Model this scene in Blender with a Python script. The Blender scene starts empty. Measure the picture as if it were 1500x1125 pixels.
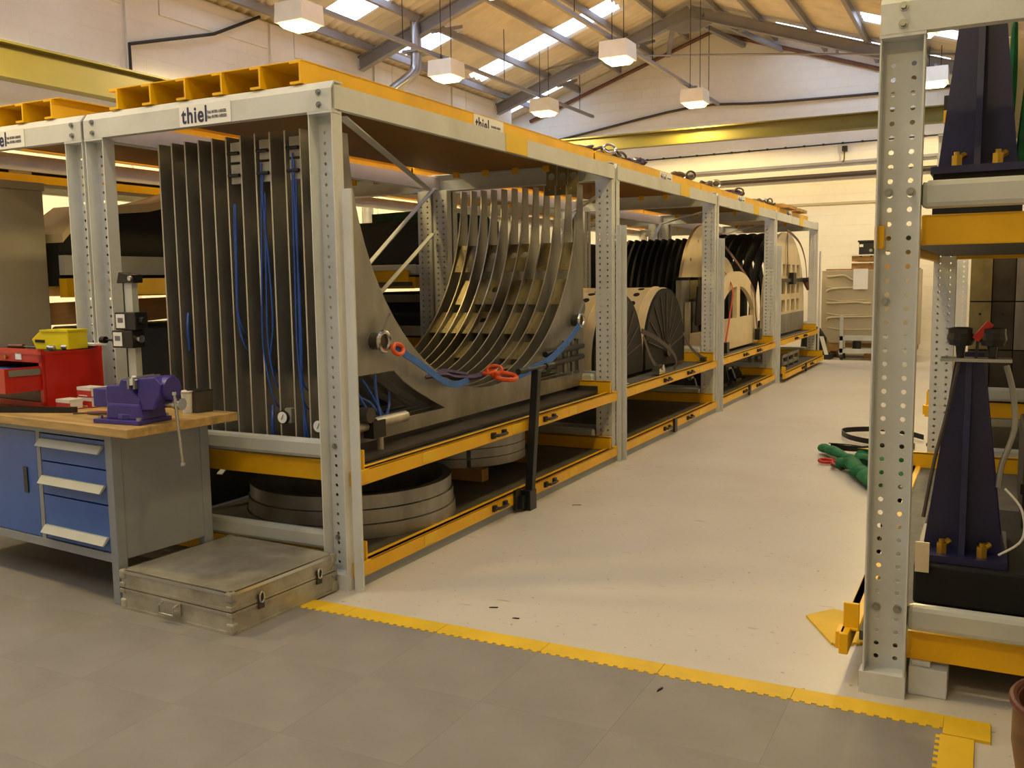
import bpy, bmesh, math, random
from math import sin, cos, pi, radians
from mathutils import Vector, Matrix
random.seed(7)
SC = bpy.context.scene
COL = SC.collection

# ------------------------------------------------------------------ camera, world, exposure
cd = bpy.data.cameras.new('camera'); cam = bpy.data.objects.new('camera', cd); COL.objects.link(cam)
cd.sensor_width = 36; cd.lens = 1355.905 / 1500 * 36; cd.clip_end = 200
_r = Vector((0.88805, 0.45953, -0.01413)).normalized()          # camera right
_f = Vector((-0.45818, 0.88198, -0.1103)).normalized()          # camera forward
_u = _r.cross(_f).normalized(); _f = _u.cross(_r).normalized()
cam.matrix_world = Matrix(((_r.x, _u.x, -_f.x, 0), (_r.y, _u.y, -_f.y, 0), (_r.z, _u.z, -_f.z, 1.6), (0, 0, 0, 1)))
SC.camera = cam
w = bpy.data.worlds.new('world'); SC.world = w; w.use_nodes = True
w.node_tree.nodes['Background'].inputs[0].default_value = (0.75, 0.85, 1.0, 1)
w.node_tree.nodes['Background'].inputs[1].default_value = 1.0
SC.view_settings.view_transform = 'Standard'; SC.view_settings.look = 'None'
SC.view_settings.gamma = 1.0; SC.view_settings.use_curve_mapping = False
SC.view_settings.exposure = -0.85
LAMP_W = 500.0            # each high-bay lamp
LAMP_COL = (1.0, 0.74, 0.29)
SKY_E = 7.2               # skylight sheet
SKY_COL = (0.58, 0.74, 1.0)

# ------------------------------------------------------------------ materials
def S(r, g, b):
    return tuple(((c / 255) / 12.92 if c / 255 <= .04045 else ((c / 255 + .055) / 1.055) ** 2.4) for c in (r, g, b))
MATS = {}
def mat(name, rgb, rough=.5, metal=0., var=.08, scale=6., bump=0., bscale=60., emit=0., dirt=None, damt=.0, stretch=None, alpha=None):
    m = bpy.data.materials.new(name); m.use_nodes = True; MATS[name] = m
    nt = m.node_tree; n = nt.nodes; b = n['Principled BSDF']
    c = S(*rgb)
    b.inputs['Roughness'].default_value = rough; b.inputs['Metallic'].default_value = metal
    if emit:
        b.inputs['Emission Color'].default_value = (*c, 1); b.inputs['Emission Strength'].default_value = emit
        b.inputs['Base Color'].default_value = (*c, 1); return m
    tc = n.new('ShaderNodeTexCoord'); src = tc.outputs['Object']
    if stretch:
        mp = n.new('ShaderNodeMapping'); mp.inputs['Scale'].default_value = stretch
        nt.links.new(src, mp.inputs[0]); src = mp.outputs[0]
    nz = n.new('ShaderNodeTexNoise'); nz.inputs['Scale'].default_value = scale; nz.inputs['Detail'].default_value = 5
    nt.links.new(src, nz.inputs['Vector'])
    rp = n.new('ShaderNodeValToRGB'); nt.links.new(nz.outputs['Fac'], rp.inputs[0])
    e = rp.color_ramp.elements
    e[0].position = .3; e[1].position = .7
    e[0].color = (*[x * (1 - var * 2) for x in c], 1); e[1].color = (*[min(1, x * (1 + var)) for x in c], 1)
    out = rp.outputs[0]
    if dirt:
        n2 = n.new('ShaderNodeTexNoise'); n2.inputs['Scale'].default_value = scale * .35; n2.inputs['Detail'].default_value = 8
        n2.inputs['Roughness'].default_value = .7
        nt.links.new(src, n2.inputs['Vector'])
        r2 = n.new('ShaderNodeValToRGB'); nt.links.new(n2.outputs['Fac'], r2.inputs[0])
        r2.color_ramp.elements[0].position = .48; r2.color_ramp.elements[1].position = .7
        r2.color_ramp.elements[1].color = (damt, damt, damt, 1)
        mx = n.new('ShaderNodeMix'); mx.data_type = 'RGBA'
        nt.links.new(r2.outputs[0], mx.inputs[0]); nt.links.new(out, mx.inputs[6]); mx.inputs[7].default_value = (*S(*dirt), 1)
        out = mx.outputs[2]
    nt.links.new(out, b.inputs['Base Color'])
    if bump:
        nb = n.new('ShaderNodeTexNoise'); nb.inputs['Scale'].default_value = bscale; nb.inputs['Detail'].default_value = 3
        nt.links.new(src, nb.inputs['Vector'])
        bp = n.new('ShaderNodeBump'); bp.inputs['Strength'].default_value = bump; bp.inputs['Distance'].default_value = .01
        nt.links.new(nb.outputs['Fac'], bp.inputs['Height']); nt.links.new(bp.outputs[0], b.inputs['Normal'])
    return m
RACK = mat('rack_paint', (210, 213, 214), .42, 0, .04, 4, dirt=(150, 150, 135), damt=.35)
SILV = mat('silver_paint', (196, 200, 196), .33, .25, .04, 5)
YEL = mat('yellow_paint', (240, 184, 2), .42, 0, .05, 4, dirt=(190, 130, 10), damt=.4)
SOFF = mat('soffit_shaded_yellow', (140, 96, 30), .6, 0, .08, 3)  # rack yellow darkened, the shade under the roof is put into the colour
YEL2 = mat('label_yellow', (238, 196, 40), .5, 0, .03)
DECK = mat('tray_deck', (82, 80, 76), .6, 0, .15, 8, dirt=(110, 106, 100), damt=.5)
BLACK = mat('black_paint', (22, 22, 24), .4, 0, .15)
RUBBER = mat('black_rubber', (28, 28, 28), .6, 0, .1)
STEEL = mat('mill_steel', (156, 154, 150), .42, .65, .12, 5, dirt=(96, 92, 86), damt=.6, stretch=(1, 1, .4))
STEELD = mat('dark_steel', (84, 78, 72), .45, .6, .15, 4)
ZINC = mat('zinc_bolt', (170, 172, 170), .3, .9, .05)
CHROME = mat('bright_steel', (205, 205, 200), .22, 1., .04)
LINER = mat('liner_plate', (150, 138, 100), .42, .5, .12, 9, dirt=(120, 105, 70), damt=.5)
CREAM = mat('cream_gelcoat', (226, 208, 170), .4, 0, .05, 3, dirt=(170, 150, 115), damt=.35)
CHAR = mat('dark_composite', (19, 18, 17), .75, 0, .25, 6)
ALU = mat('aluminium_case', (186, 182, 168), .38, .45, .12, 7, dirt=(128, 116, 96), damt=.8)
BLUE = mat('drawer_blue', (56, 98, 180), .4, 0, .05)
GREYB = mat('bench_grey', (142, 148, 156), .45, 0, .05, 4)
WHITE = mat('white_plastic', (228, 226, 220), .4, 0, .03)
PAPER = mat('white_paper', (235, 235, 235), .7, 0, .02)
WOOD = mat('bench_wood', (186, 152, 92), .5, 0, .15, 3, dirt=(120, 100, 70), damt=.75, stretch=(1, 8, 8))
VISE = mat('vise_violet', (64, 54, 138), .35, 0, .1)
RED = mat('toolbox_red', (192, 34, 20), .35, 0, .06)
REDB = mat('carton_red', (196, 50, 40), .6, 0, .06)
YBIN = mat('bin_yellow', (232, 214, 10), .4, 0, .05)
ORANGE = mat('orange_ring', (226, 84, 26), .45, 0, .08)
BLUEH = mat('blue_hose', (44, 82, 168), .35, 0, .05)
BSLING = mat('blue_webbing', (62, 112, 196), .7, 0, .1, 20)
PURP = mat('purple_webbing', (72, 58, 92), .75, 0, .15, 20)
GREEN = mat('green_cloth', (22, 112, 66), .75, 0, .2, 12, bump=.4, bscale=30)
GREEND = mat('dark_green_cloth', (16, 60, 44), .8, 0, .2, 12)
STRAP = mat('grey_strap', (84, 76, 74), .8, 0, .1, 30)
REDS = mat('red_strap', (196, 70, 48), .7, 0, .1, 30)
NAVY = mat('navy_paint', (32, 34, 76), .4, 0, .12, 4)
BRASS = mat('brass', (176, 140, 50), .35, .8, .1)
CABIN = mat('cabinet_beige', (172, 166, 146), .5, 0, .03)
PLYW = mat('plywood', (222, 176, 122), .6, 0, .08, 5, stretch=(1, 1, 10))
PALL = mat('pallet_wood', (176, 134, 72), .7, 0, .18, 6)
VANP = mat('moulded_panel', (178, 166, 140), .55, 0, .04, 2)
MATG = mat('mat_grey', (136, 131, 126), .6, 0, .06, 3, bump=.12, bscale=220, dirt=(104, 99, 92), damt=.6)
MATY = mat('mat_yellow', (224, 184, 28), .6, 0, .06, 5, bump=.12, bscale=220, dirt=(160, 136, 40), damt=.5)
WALLP = mat('painted_masonry', (226, 222, 216), .7, 0, .02, 1.2, bump=.15, bscale=12, dirt=(196, 188, 178), damt=.35)
SHEET = mat('roof_sheet', (210, 202, 192), .6, 0, .08, 2)
STRUCT = mat('roof_steel', (140, 138, 144), .5, .1, .08, 2)
CRANE = mat('crane_yellow', (108, 101, 40), .5, 0, .06, 2)
PIPE = mat('dark_pipe', (66, 56, 52), .5, .2, .1)
PIPEB = mat('brown_pipe', (104, 66, 54), .5, .1, .1)
CABLE = mat('black_cable', (30, 28, 28), .6, 0, .1)
DUCT = mat('galvanised_duct', (176, 178, 184), .28, .9, .08, 4)
BROWN = mat('brown_veneer', (104, 72, 46), .4, 0, .15, 4, stretch=(1, 1, 6))
DKRED = mat('brown_edge', (92, 44, 34), .4, 0, .1)
NAVYTXT = mat('navy_ink', (34, 32, 84), .6, 0, .02)
GREYTXT = mat('grey_ink', (110, 108, 118), .6, 0, .02)
SKYL = mat('rooflight', (255, 255, 255), .5, emit=1)
SKYL.node_tree.nodes['Principled BSDF'].inputs['Emission Color'].default_value = (*SKY_COL, 1)
SKYL.node_tree.nodes['Principled BSDF'].inputs['Emission Strength'].default_value = SKY_E
DIFF = mat('lamp_lens', (255, 226, 160), .5, emit=14)

def floor_mat():
    m = mat('floor_paint', (200, 194, 184), .38, 0, .03, 1.1, bump=.05, bscale=40, dirt=(176, 168, 154), damt=.6)
    nt = m.node_tree; n = nt.nodes; b = n['Principled BSDF']
    lk = b.inputs['Base Color'].links[0]; src = lk.from_socket
    tc = n.new('ShaderNodeTexCoord')
    for sc, pos, col, st in ((26, .728, (120, 108, 92), (1, 1, 1)), (5, .742, (140, 130, 112), (1, 5, 1))):
        mp = n.new('ShaderNodeMapping'); mp.inputs['Scale'].default_value = st; nt.links.new(tc.outputs['Object'], mp.inputs[0])
        z = n.new('ShaderNodeTexNoise'); z.inputs['Scale'].default_value = sc; z.inputs['Detail'].default_value = 6
        nt.links.new(mp.outputs[0], z.inputs['Vector'])
        r = n.new('ShaderNodeValToRGB'); r.color_ramp.elements[0].position = pos - .07; r.color_ramp.elements[1].position = pos
        r.color_ramp.elements[1].color = (.7, .7, .7, 1)
        nt.links.new(z.outputs['Fac'], r.inputs[0])
        mx = n.new('ShaderNodeMix'); mx.data_type = 'RGBA'; mx.inputs[7].default_value = (*S(*col), 1)
        nt.links.new(r.outputs[0], mx.inputs[0]); nt.links.new(src, mx.inputs[6]); src = mx.outputs[2]
    nt.links.new(src, b.inputs['Base Color'])
    return m
FLOORM = floor_mat()
def brick_bump(m):
    nt = m.node_tree; n = nt.nodes; b = n['Principled BSDF']
    tc = n.new('ShaderNodeTexCoord'); sx = n.new('ShaderNodeSeparateXYZ'); nt.links.new(tc.outputs['Object'], sx.inputs[0])
    ad = n.new('ShaderNodeMath'); nt.links.new(sx.outputs[0], ad.inputs[0]); nt.links.new(sx.outputs[1], ad.inputs[1])
    cb = n.new('ShaderNodeCombineXYZ'); nt.links.new(ad.outputs[0], cb.inputs[0]); nt.links.new(sx.outputs[2], cb.inputs[1])
    br = n.new('ShaderNodeTexBrick'); nt.links.new(cb.outputs[0], br.inputs['Vector'])
    br.inputs['Scale'].default_value = 1; br.inputs['Brick Width'].default_value = .44; br.inputs['Row Height'].default_value = .225
    br.inputs['Mortar Size'].default_value = .012
    br.inputs['Color1'].default_value = br.inputs['Color2'].default_value = (1, 1, 1, 1); br.inputs['Mortar'].default_value = (0, 0, 0, 1)
    bp = n.new('ShaderNodeBump'); bp.inputs['Strength'].default_value = .6; bp.inputs['Distance'].default_value = .01
    nt.links.new(br.outputs['Color'], bp.inputs['Height'])
    old = b.inputs['Normal'].links[0].from_node
    nt.links.new(bp.outputs[0], old.inputs['Normal'])
brick_bump(WALLP)

# ------------------------------------------------------------------ mesh helpers
def root_offset(o):
    v = Vector((0, 0, 0))
    while o is not None:
        v += o.location; o = o.parent
    return v
class M:
    def __init__(s): s.v = []; s.f = []
    def add(s, vs, fs):
        k = len(s.v); s.v += [tuple(p) for p in vs]; s.f += [tuple(i + k for i in f) for f in fs]; return s
    def box(s, x0, x1, y0, y1, z0, z1):
        x0, x1 = min(x0, x1), max(x0, x1); y0, y1 = min(y0, y1), max(y0, y1)
        return s.add([(x0, y0, z0), (x1, y0, z0), (x1, y1, z0), (x0, y1, z0), (x0, y0, z1), (x1, y0, z1), (x1, y1, z1), (x0, y1, z1)],
                     [(3, 2, 1, 0), (4, 5, 6, 7), (0, 1, 5, 4), (1, 2, 6, 5), (2, 3, 7, 6), (3, 0, 4, 7)])
    def bar(s, a, b, w, h, up=(0, 0, 1)):
        a = Vector(a); b = Vector(b); d = (b - a).normalized(); u = Vector(up)
        if abs(d.dot(u)) > .98: u = Vector((0, 1, 0))
        sx = d.cross(u).normalized() * w / 2; sz = sx.cross(d).normalized() * h / 2
        vs = [p + i * sx + j * sz for p in (a, b) for i, j in ((-1, -1), (1, -1), (1, 1), (-1, 1))]
        return s.add(vs, [(0, 1, 2, 3), (7, 6, 5, 4), (0, 4, 5, 1), (1, 5, 6, 2), (2, 6, 7, 3), (3, 7, 4, 0)])
    def cyl(s, a, b, r, n=16, r2=None, caps=True):
        a = Vector(a); b = Vector(b); d = (b - a).normalized(); u = Vector((0, 0, 1)) if abs(d.z) < .9 else Vector((1, 0, 0))
        e = d.cross(u).normalized(); g = d.cross(e); r2 = r if r2 is None else r2
        vs = [p + q * (cos(2 * pi * i / n) * e + sin(2 * pi * i / n) * g) for p, q in ((a, r), (b, r2)) for i in range(n)]
        fs = [(i, (i + 1) % n, n + (i + 1) % n, n + i) for i in range(n)]
        if caps: fs += [tuple(range(n - 1, -1, -1)), tuple(range(n, 2 * n))]
        return s.add(vs, fs)
    def tube(s, pts, r, n=6, closed=False, flat=1., rads=None):
        pts = [Vector(p) for p in pts]; m = len(pts); vs = []; prev = None
        for i, p in enumerate(pts):
            d = (pts[(i + 1) % m] - pts[i - 1]) if closed else (pts[min(i + 1, m - 1)] - pts[max(i - 1, 0)])
            if d.length < 1e-9: d = Vector((0, 0, 1))
            d.normalize()
            if prev is None:
                u = Vector((0, 0, 1)) if abs(d.z) < .9 else Vector((1, 0, 0)); prev = d.cross(u).normalized()
            e = (prev - d * prev.dot(d))
            e = e.normalized() if e.length > 1e-6 else d.orthogonal().normalized()
            prev = e; g = d.cross(e); rr = rads[i] if rads else r
            vs += [p + rr * (cos(2 * pi * k / n) * e + flat * sin(2 * pi * k / n) * g) for k in range(n)]
        fs = []
        for i in range(m if closed else m - 1):
            j = (i + 1) % m
            fs += [(i * n + k, i * n + (k + 1) % n, j * n + (k + 1) % n, j * n + k) for k in range(n)]
        if not closed: fs += [tuple(range(n - 1, -1, -1)), tuple((m - 1) * n + k for k in range(n))]
        return s.add(vs, fs)
    def torus(s, c, R, r, axis='z', n=20, k=8, sx=1., sy=1.):
        c = Vector(c); P = []
        for i in range(n):
            a = 2 * pi * i / n; p = (R * cos(a) * sx, R * sin(a) * sy)
            P.append(c + (Vector((p[0], p[1], 0)) if axis == 'z' else Vector((0, p[0], p[1])) if axis == 'x' else Vector((p[0], 0, p[1]))))
        return s.tube(P, r, k, True)
    def lathe(s, prof, c=(0, 0, 0), n=24, closed=False):
        c = Vector(c); vs = [c + Vector((r * cos(2 * pi * i / n), r * sin(2 * pi * i / n), z)) for r, z in prof for i in range(n)]
        fs = []
        if closed:
            j = len(prof) - 1; fs += [(j * n + i, j * n + (i + 1) % n, (i + 1) % n, i) for i in range(n)]
        for j in range(len(prof) - 1):
            fs += [(j * n + i, j * n + (i + 1) % n, (j + 1) * n + (i + 1) % n, (j + 1) * n + i) for i in range(n)]
        if not closed: fs += [tuple(range(n - 1, -1, -1)), tuple((len(prof) - 1) * n + i for i in range(n))]
        return s.add(vs, fs)
    def prism(s, poly, axis, a0, a1, holes=()):
        def P(q, a): return {'x': (a, q[0], q[1]), 'y': (q[0], a, q[1]), 'z': (q[0], q[1], a)}[axis]
        bm = bmesh.new()
        for loop in [poly] + list(holes):
            vs = [bm.verts.new(P(q, a0)) for q in loop]
            for i in range(len(vs)): bm.edges.new((vs[i - 1], vs[i]))
        if holes or len(poly) > 4:
            bmesh.ops.triangle_fill(bm, edges=bm.edges[:], use_beauty=True)
        else:
            bm.faces.new(bm.verts[:])
        ex = bmesh.ops.extrude_face_region(bm, geom=bm.faces[:])
        d = Vector(P((0, 0), a1 - a0))
        for e in ex['geom']:
            if isinstance(e, bmesh.types.BMVert): e.co += d
        bmesh.ops.recalc_face_normals(bm, faces=bm.faces[:])
        bm.verts.index_update()
        s.add([v.co[:] for v in bm.verts], [[v.index for v in f.verts] for f in bm.faces]); bm.free()
        return s
    def mesh(s, name, m, smooth=False, off=Vector((0, 0, 0))):
        me = bpy.data.meshes.new(name)
        me.from_pydata([(p[0] - off.x, p[1] - off.y, p[2] - off.z) for p in s.v], [], s.f)
        bm = bmesh.new(); bm.from_mesh(me); bmesh.ops.recalc_face_normals(bm, faces=bm.faces[:]); bm.to_mesh(me); bm.free()
        me.materials.append(m)
        if smooth:
            me.shade_smooth()
        return me
    def build(s, name, m, parent=None, smooth=False, bevel=0., local=False, label=None):
        off = Vector((0, 0, 0)) if (local or parent is None) else root_offset(parent)
        o = bpy.data.objects.new(name, s.mesh(name, m, smooth, off)); COL.objects.link(o)
        if parent is not None: o.parent = parent
        if smooth:
            md = o.modifiers.new('es', 'EDGE_SPLIT'); md.split_angle = radians(40)
        if bevel:
            md = o.modifiers.new('bv', 'BEVEL'); md.width = bevel; md.segments = 2; md.limit_method = 'ANGLE'; md.angle_limit = radians(40)
        if label: o['label'] = label
        return o
def spline(pts, k=6, closed=False):
    P = [Vector(p) for p in pts]; out = []; n = len(P)
    for i in range(n if closed else n - 1):
        a = P[i - 1] if (closed or i) else P[0]; b = P[i]; c = P[(i + 1) % n]; d = P[(i + 2) % n] if closed else P[min(i + 2, n - 1)]
        for j in range(k):
            t = j / k
            out.append(.5 * ((2 * b) + (c - a) * t + (2 * a - 5 * b + 4 * c - d) * t * t + (3 * b - a - 3 * c + d) * t ** 3))
    if not closed: out.append(P[-1])
    return out
def thing(name, label, cat, loc=(0, 0, 0), rz=0., group=None):
    o = bpy.data.objects.new(name, None); COL.objects.link(o); o.location = loc; o.rotation_euler = (0, 0, rz)
    o.empty_display_size = .1
    o['label'] = label; o['category'] = cat
    if group: o['group'] = group
    return o
def tag(o, label, cat, group=None):
    o['label'] = label; o['category'] = cat
    if group: o['group'] = group
    return o
def struct(o): o['kind'] = 'structure'; return o
def inst(name, me, parent, loc, rot=(0, 0, 0)):
    o = bpy.data.objects.new(name, me); COL.objects.link(o); o.parent = parent
    o.location = Vector(loc) - root_offset(parent); o.rotation_euler = rot
    return o
def dup(root, loc=None, label=None, rz=None):
    def rec(o, par):
        c = o.copy(); COL.objects.link(c)
        if par is not None: c.parent = par
        for ch in list(o.children): rec(ch, c)
        return c
    r = rec(root, None)
    if loc is not None: r.location = loc
    if rz is not None: r.rotation_euler = (0, 0, rz)
    if label: r['label'] = label
    return r
def text_mesh(body, size, m, bold=0., sx=1., spacing=1.):
    cu = bpy.data.curves.new('txt', 'FONT'); cu.body = body; cu.size = size; cu.offset = bold; cu.extrude = .001; cu.space_character = spacing
    o = bpy.data.objects.new('txt', cu); COL.objects.link(o)
    dg = bpy.context.evaluated_depsgraph_get(); dg.update()
    me = bpy.data.meshes.new_from_object(o.evaluated_get(dg)); bpy.data.objects.remove(o)
    for v in me.vertices: v.co.x *= sx
    me.materials.clear(); me.materials.append(m); return me
def circ(cx, cy, r, n=12, a0=0.): return [(cx + r * cos(a0 + 2 * pi * i / n), cy + r * sin(a0 + 2 * pi * i / n)) for i in range(n)]
def arc(cx, cy, r, a0, a1, n=24): return [(cx + r * cos(a0 + (a1 - a0) * i / n), cy + r * sin(a0 + (a1 - a0) * i / n)) for i in range(n + 1)]

# ================================================================== THE HALL
XR, ZR, SL = -5.87, 7.41, .34          # ridge x, ridge z, slope
YB, YF, XL, XRW, XEL = 21.4, -7.0, -10.5, 3.2, -12.2
def rz_(x): return ZR - SL * abs(x - XR)
struct(M().box(-13, XRW + .3, YF, YB + .3, -.2, 0).build('floor', FLOORM))
# back wall (gable), side walls, wall behind
struct(M().prism([(XEL - .3, 0), (XRW + .3, 0), (XRW + .3, rz_(XRW + .3)), (XR, ZR), (XEL - .3, rz_(XEL - .3))], 'y', YB, YB + .25).build('wall_back', WALLP))
struct(M().prism([(XEL - .3, 0), (XRW + .3, 0), (XRW + .3, rz_(XRW + .3)), (XR, ZR), (XEL - .3, rz_(XEL - .3))], 'y', YF - .25, YF).build('wall_front', WALLP))
struct(M().box(XRW, XRW + .25, YF, YB, 0, rz_(XRW) + .05).build('wall_right', WALLP))
wl = M().box(XL - .35, XL, YF, 19.65, 0, 5.78)
wl.box(XEL - .3, XEL, 19.65, YB, 0, rz_(XEL))
wl.box(XEL - .3, XL, 19.4, 19.65, 0, 5.3)
wall_left = struct(wl.build('wall_left', WALLP))
# raised panels between piers on the left wall
y = -4.8
while y < 18:
    p = M()
    p.box(XL, XL + .04, y - .28, y + .28, 0, 5.75)
    p.build('pier', WALLP, wall_left)
    q = M().box(XL, XL + .022, y + .32, y + 2.5, 5.36, 5.75)
    q.build('wall_band', WALLP, wall_left)
    y += 2.83
# corrugated roof with rooflights
ceil = bpy.data.objects.new('ceiling', None); COL.objects.link(ceil); ceil['kind'] = 'structure'
LIGHT_Y = {12.55: (-9.9, -6.9), 14.95: (-10.15, -9.2), 17.55: (-10.1, -6.9), 20.05: (-11.3, -9.1)}
LIGHT_YR = {12.55: (-4.3, -1.2), 14.95: (-4.3, -1.0), 17.55: (-2.25, .6), 20.05: (-4.2, -.9)}
for yy in (10.1, 7.4, 4.7, 2.0, -.7, -3.4):
    LIGHT_Y[yy] = (-9.9, -6.9); LIGHT_YR[yy] = (-4.6, -1.4)
def corr(y0, y1, x0, x1):
    n = max(2, int(round((y1 - y0) / .22)) * 6); m = M(); vs = []
    for i in range(n + 1):
        yy = y0 + (y1 - y0) * i / n; dz = .03 * sin(2 * pi * yy / .22)
        vs += [(x0, yy, rz_(x0) + dz), (x1, yy, rz_(x1) + dz)]
    m.add(vs, [(2 * i, 2 * i + 2, 2 * i + 3, 2 * i + 1) for i in range(n)])
    return m
for tab, (a, b) in ((LIGHT_Y, (XEL - .3, XR)), (LIGHT_YR, (XR, XRW + .3))):
    ys = sorted(tab); cur = YF
    for yy in ys:
        corr(cur, yy, a, b).build('roof_sheet', SHEET, ceil, smooth=True)
        x0, x1 = tab[yy]
        corr(yy, yy + .78, a, x0).build('roof_sheet', SHEET, ceil, smooth=True)
        corr(yy, yy + .78, x1, b).build('roof_sheet', SHEET, ceil, smooth=True)
        corr(yy, yy + .78, x0, x1).build('skylight', SKYL, ceil)
        cur = yy + .78
    corr(cur, YB + .2, a, b).build('roof_sheet', SHEET, ceil, smooth=True)
for x in (-10.2, -9.15, -8.1, -7.3, -6.45, -5.3, -4.45, -3.4, -2.35, -1.3, 0, 1.5):
    z = rz_(x) - .09
    M().box(x - .035, x + .035, YF, YB, z - .07, z + .05).build('purlin', STRUCT, ceil)
for yy in (19.6, 14.3, 9.0, 3.7, -1.6):
    for sg, xe in ((-1, XL + .02), (1, XRW)):
        a = Vector((XR, yy, ZR - .26)); b = Vector((xe, yy, rz_(xe) - .26))
        m = M(); up = Vector((0, 1, 0)).cross((b - a).normalized())
        for k in (-.11, .11):
            m.bar(a + up * k, b + up * k, .14, .022, up)
        m.bar(a, b, .02, .22, up)
        m.build('rafter', STRUCT, ceil)
    M().prism([(XR - .5, ZR - .55), (XR - .15, ZR - .68), (XR + .15, ZR - .68), (XR + .5, ZR - .55), (XR, ZR - .2)], 'y', yy - .03, yy + .03).build('ridge_plate', STRUCT, ceil)
    for x in (-8.9, -7.0, -4.8, -2.9):
        M().bar((x, yy, rz_(x) - .42), (x + .03, min(yy + .95, YB - .02), rz_(x) - .12), .06, .06).build('purlin_brace', STRUCT, ceil)
for xx, x2 in ((-5.95, -5.15), (-5.6, -4.3), (-6.2, -6.9)):
    M().bar((xx, 19.6, 7.05), (x2, YB - .02, 6.75 if x2 != -4.3 else 6.55), .09, .09).build('wind_brace', STRUCT, ceil)
# tie cable across rafters near the far gable
tag(M().tube([(XL + .05, 19.4, 6.0), (-9.2, 19.4, 6.3), (-7.8, 19.4, 6.44), (-4.54, 19.4, 6.09), (-1.43, 19.4, 5.72), (XRW - .05, 19.4, 5.15)], .02, 6).build('tie_cable', STRUCT),
    'thin grey cable strung across the hall under the far rafter', 'cable')
# crane: runway beams and bridge girder
def ibeam(poly_axis, c0, c1, a0, a1, h, wd, m):
    # section centred on (c0,c1=top z)
    z1 = c1; z0 = c1 - h
    m.prism([(c0 - wd / 2, z0), (c0 + wd / 2, z0), (c0 + wd / 2, z0 + .025), (c0 + .012, z0 + .025), (c0 + .012, z1 - .025), (c0 + wd / 2, z1 - .025),
             (c0 + wd / 2, z1), (c0 - wd / 2, z1), (c0 - wd / 2, z1 - .025), (c0 - .012, z1 - .025), (c0 - .012, z0 + .025), (c0 - wd / 2, z0 + .025)], poly_axis, a0, a1)
    return m
t = thing('crane_runway_beam', 'long yellow steel crane beam running along the left wall above the racks', 'beam', (-9.95, 7, 3.95))
ibeam('y', -9.95, 4.34, -6.5, 18.2, .40, .22, M()).build('beam', CRANE, t)
for yy in (-4.8, .86, 6.52, 12.2, 17.0):
    M().prism([(XL + .04, 3.55), (-9.75, 3.86), (-9.75, 3.94), (XL + .04, 3.94)], 'y', yy - .06, yy + .06).build('wall_bracket', CRANE, t)
t = thing('crane_bridge', 'yellow crane girder spanning the hall in front of the far gable wall', 'crane', (-4, 19, 4.3))
ibeam('x', 18.95, 4.66, -10.3, 3.0, .30, .2, M()).build('girder', CRANE, t)
for x in (-10.15, 2.9):
    M().box(x - .1, x + .1, 18.3, 19.6, 4.12, 4.36).build('end_carriage', CRANE, t)
# pipes, cables and fittings on the far wall and the left wall
tag(M().cyl((-9.5, YB - .1, 3.72), (XRW, YB - .1, 3.84), .055, 10).build('wall_pipe', PIPE, smooth=True), 'thick black horizontal pipe low on the far wall', 'pipe')
tag(M().cyl((-9.5, YB - .08, 3.97), (XRW, YB - .08, 4.1), .04, 10).build('wall_pipe', STRUCT, smooth=True), 'grey horizontal pipe just above the black pipe on the far wall', 'pipe')
m = M().cyl((-9.5, YB - .034, 4.38), (XRW - .01, YB - .034, 4.52), .016, 6)
for i in range(30): m.box(-9 + i * .4 - .02, -9 + i * .4 + .02, YB - .06, YB - .004, 4.37 + i * .0044, 4.41 + i * .0044)
tag(m.build('clipped_cable', CABLE), 'thin clipped cable along the far wall above both pipes', 'cable')
tag(M().box(-9.5, XRW, YB - .03, YB, 3.16, 3.21).build('wall_rail', VANP), 'thin dull horizontal rail lowest on the far wall', 'rail')
tag(M().tube([(XR - 4.6, YB - .06, ZR - SL * 4.6 - .28), (XR, YB - .06, ZR - .28), (XR + 4.6, YB - .06, ZR - SL * 4.6 - .28)], .045, 8).build('gable_pipe', PIPEB), 'brown pipe following the roof slope on the far gable', 'pipe')
tag(M().tube(spline([(-10.2, YB - .05, 4.98), (-8.8, YB - .05, 5.18), (-6.3, YB - .05, 5.52), (-4.5, YB - .05, 5.45), (-1, YB - .05, 5.42), (3, YB - .05, 5.5)], 4), .03, 6).build('wall_cable', PIPE),
    'dark cable rising to a shallow peak on the far wall above the yellow girder', 'cable')
t = thing('wall_hook', 'small black hook bracket fixed on the far wall under the girder', 'hook', (-2.95, YB - .1, 4.3))
M().box(-3.0, -2.9, YB - .14, YB, 4.27, 4.38).build('plate', BLACK, t)
M().tube(spline([(-2.95, YB - .12, 4.28), (-2.95, YB - .14, 4.1), (-2.97, YB - .16, 4.04)], 4), .015, 6).build('hook', BLACK, t)
tag(M().tube([(XL + .1, 9.05, 4.2), (XL + .1, 9.05, 4.83), (XL + .1, 10.6, 5.3), (XL + .1, 11.6, 5.78)], .024, 8).build('wall_conduit', CABLE), 'black cable conduit climbing the left wall', 'conduit')
t = thing('flue_pipe', 'pair of shiny galvanised flue pipes elbowed below the roof near the left wall', 'pipe', (-9.5, 13.4, 0))
for k in (0, .17):
    M().tube(spline([(-9.62 - k, 13.25 + k, 0), (-9.62 - k, 13.25 + k, 2.4), (-9.6 - k, 13.3 + k, 4.5), (-9.42 - k * .7, 13.75 + k, 4.92), (-9.24 - k * .6, 14.12 + k, 5.25), (-9.2 - k * .5, 14.2 + k, 5.5), (-9.2 - k * .5, 14.2 + k, 6.2)], 5), .085, 14).build('flue', DUCT, t, smooth=True)
M().box(-9.4, -9.08, 14.08, 14.5, 5.62, 5.66).build('clamp_band', STRUCT, t)

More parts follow.
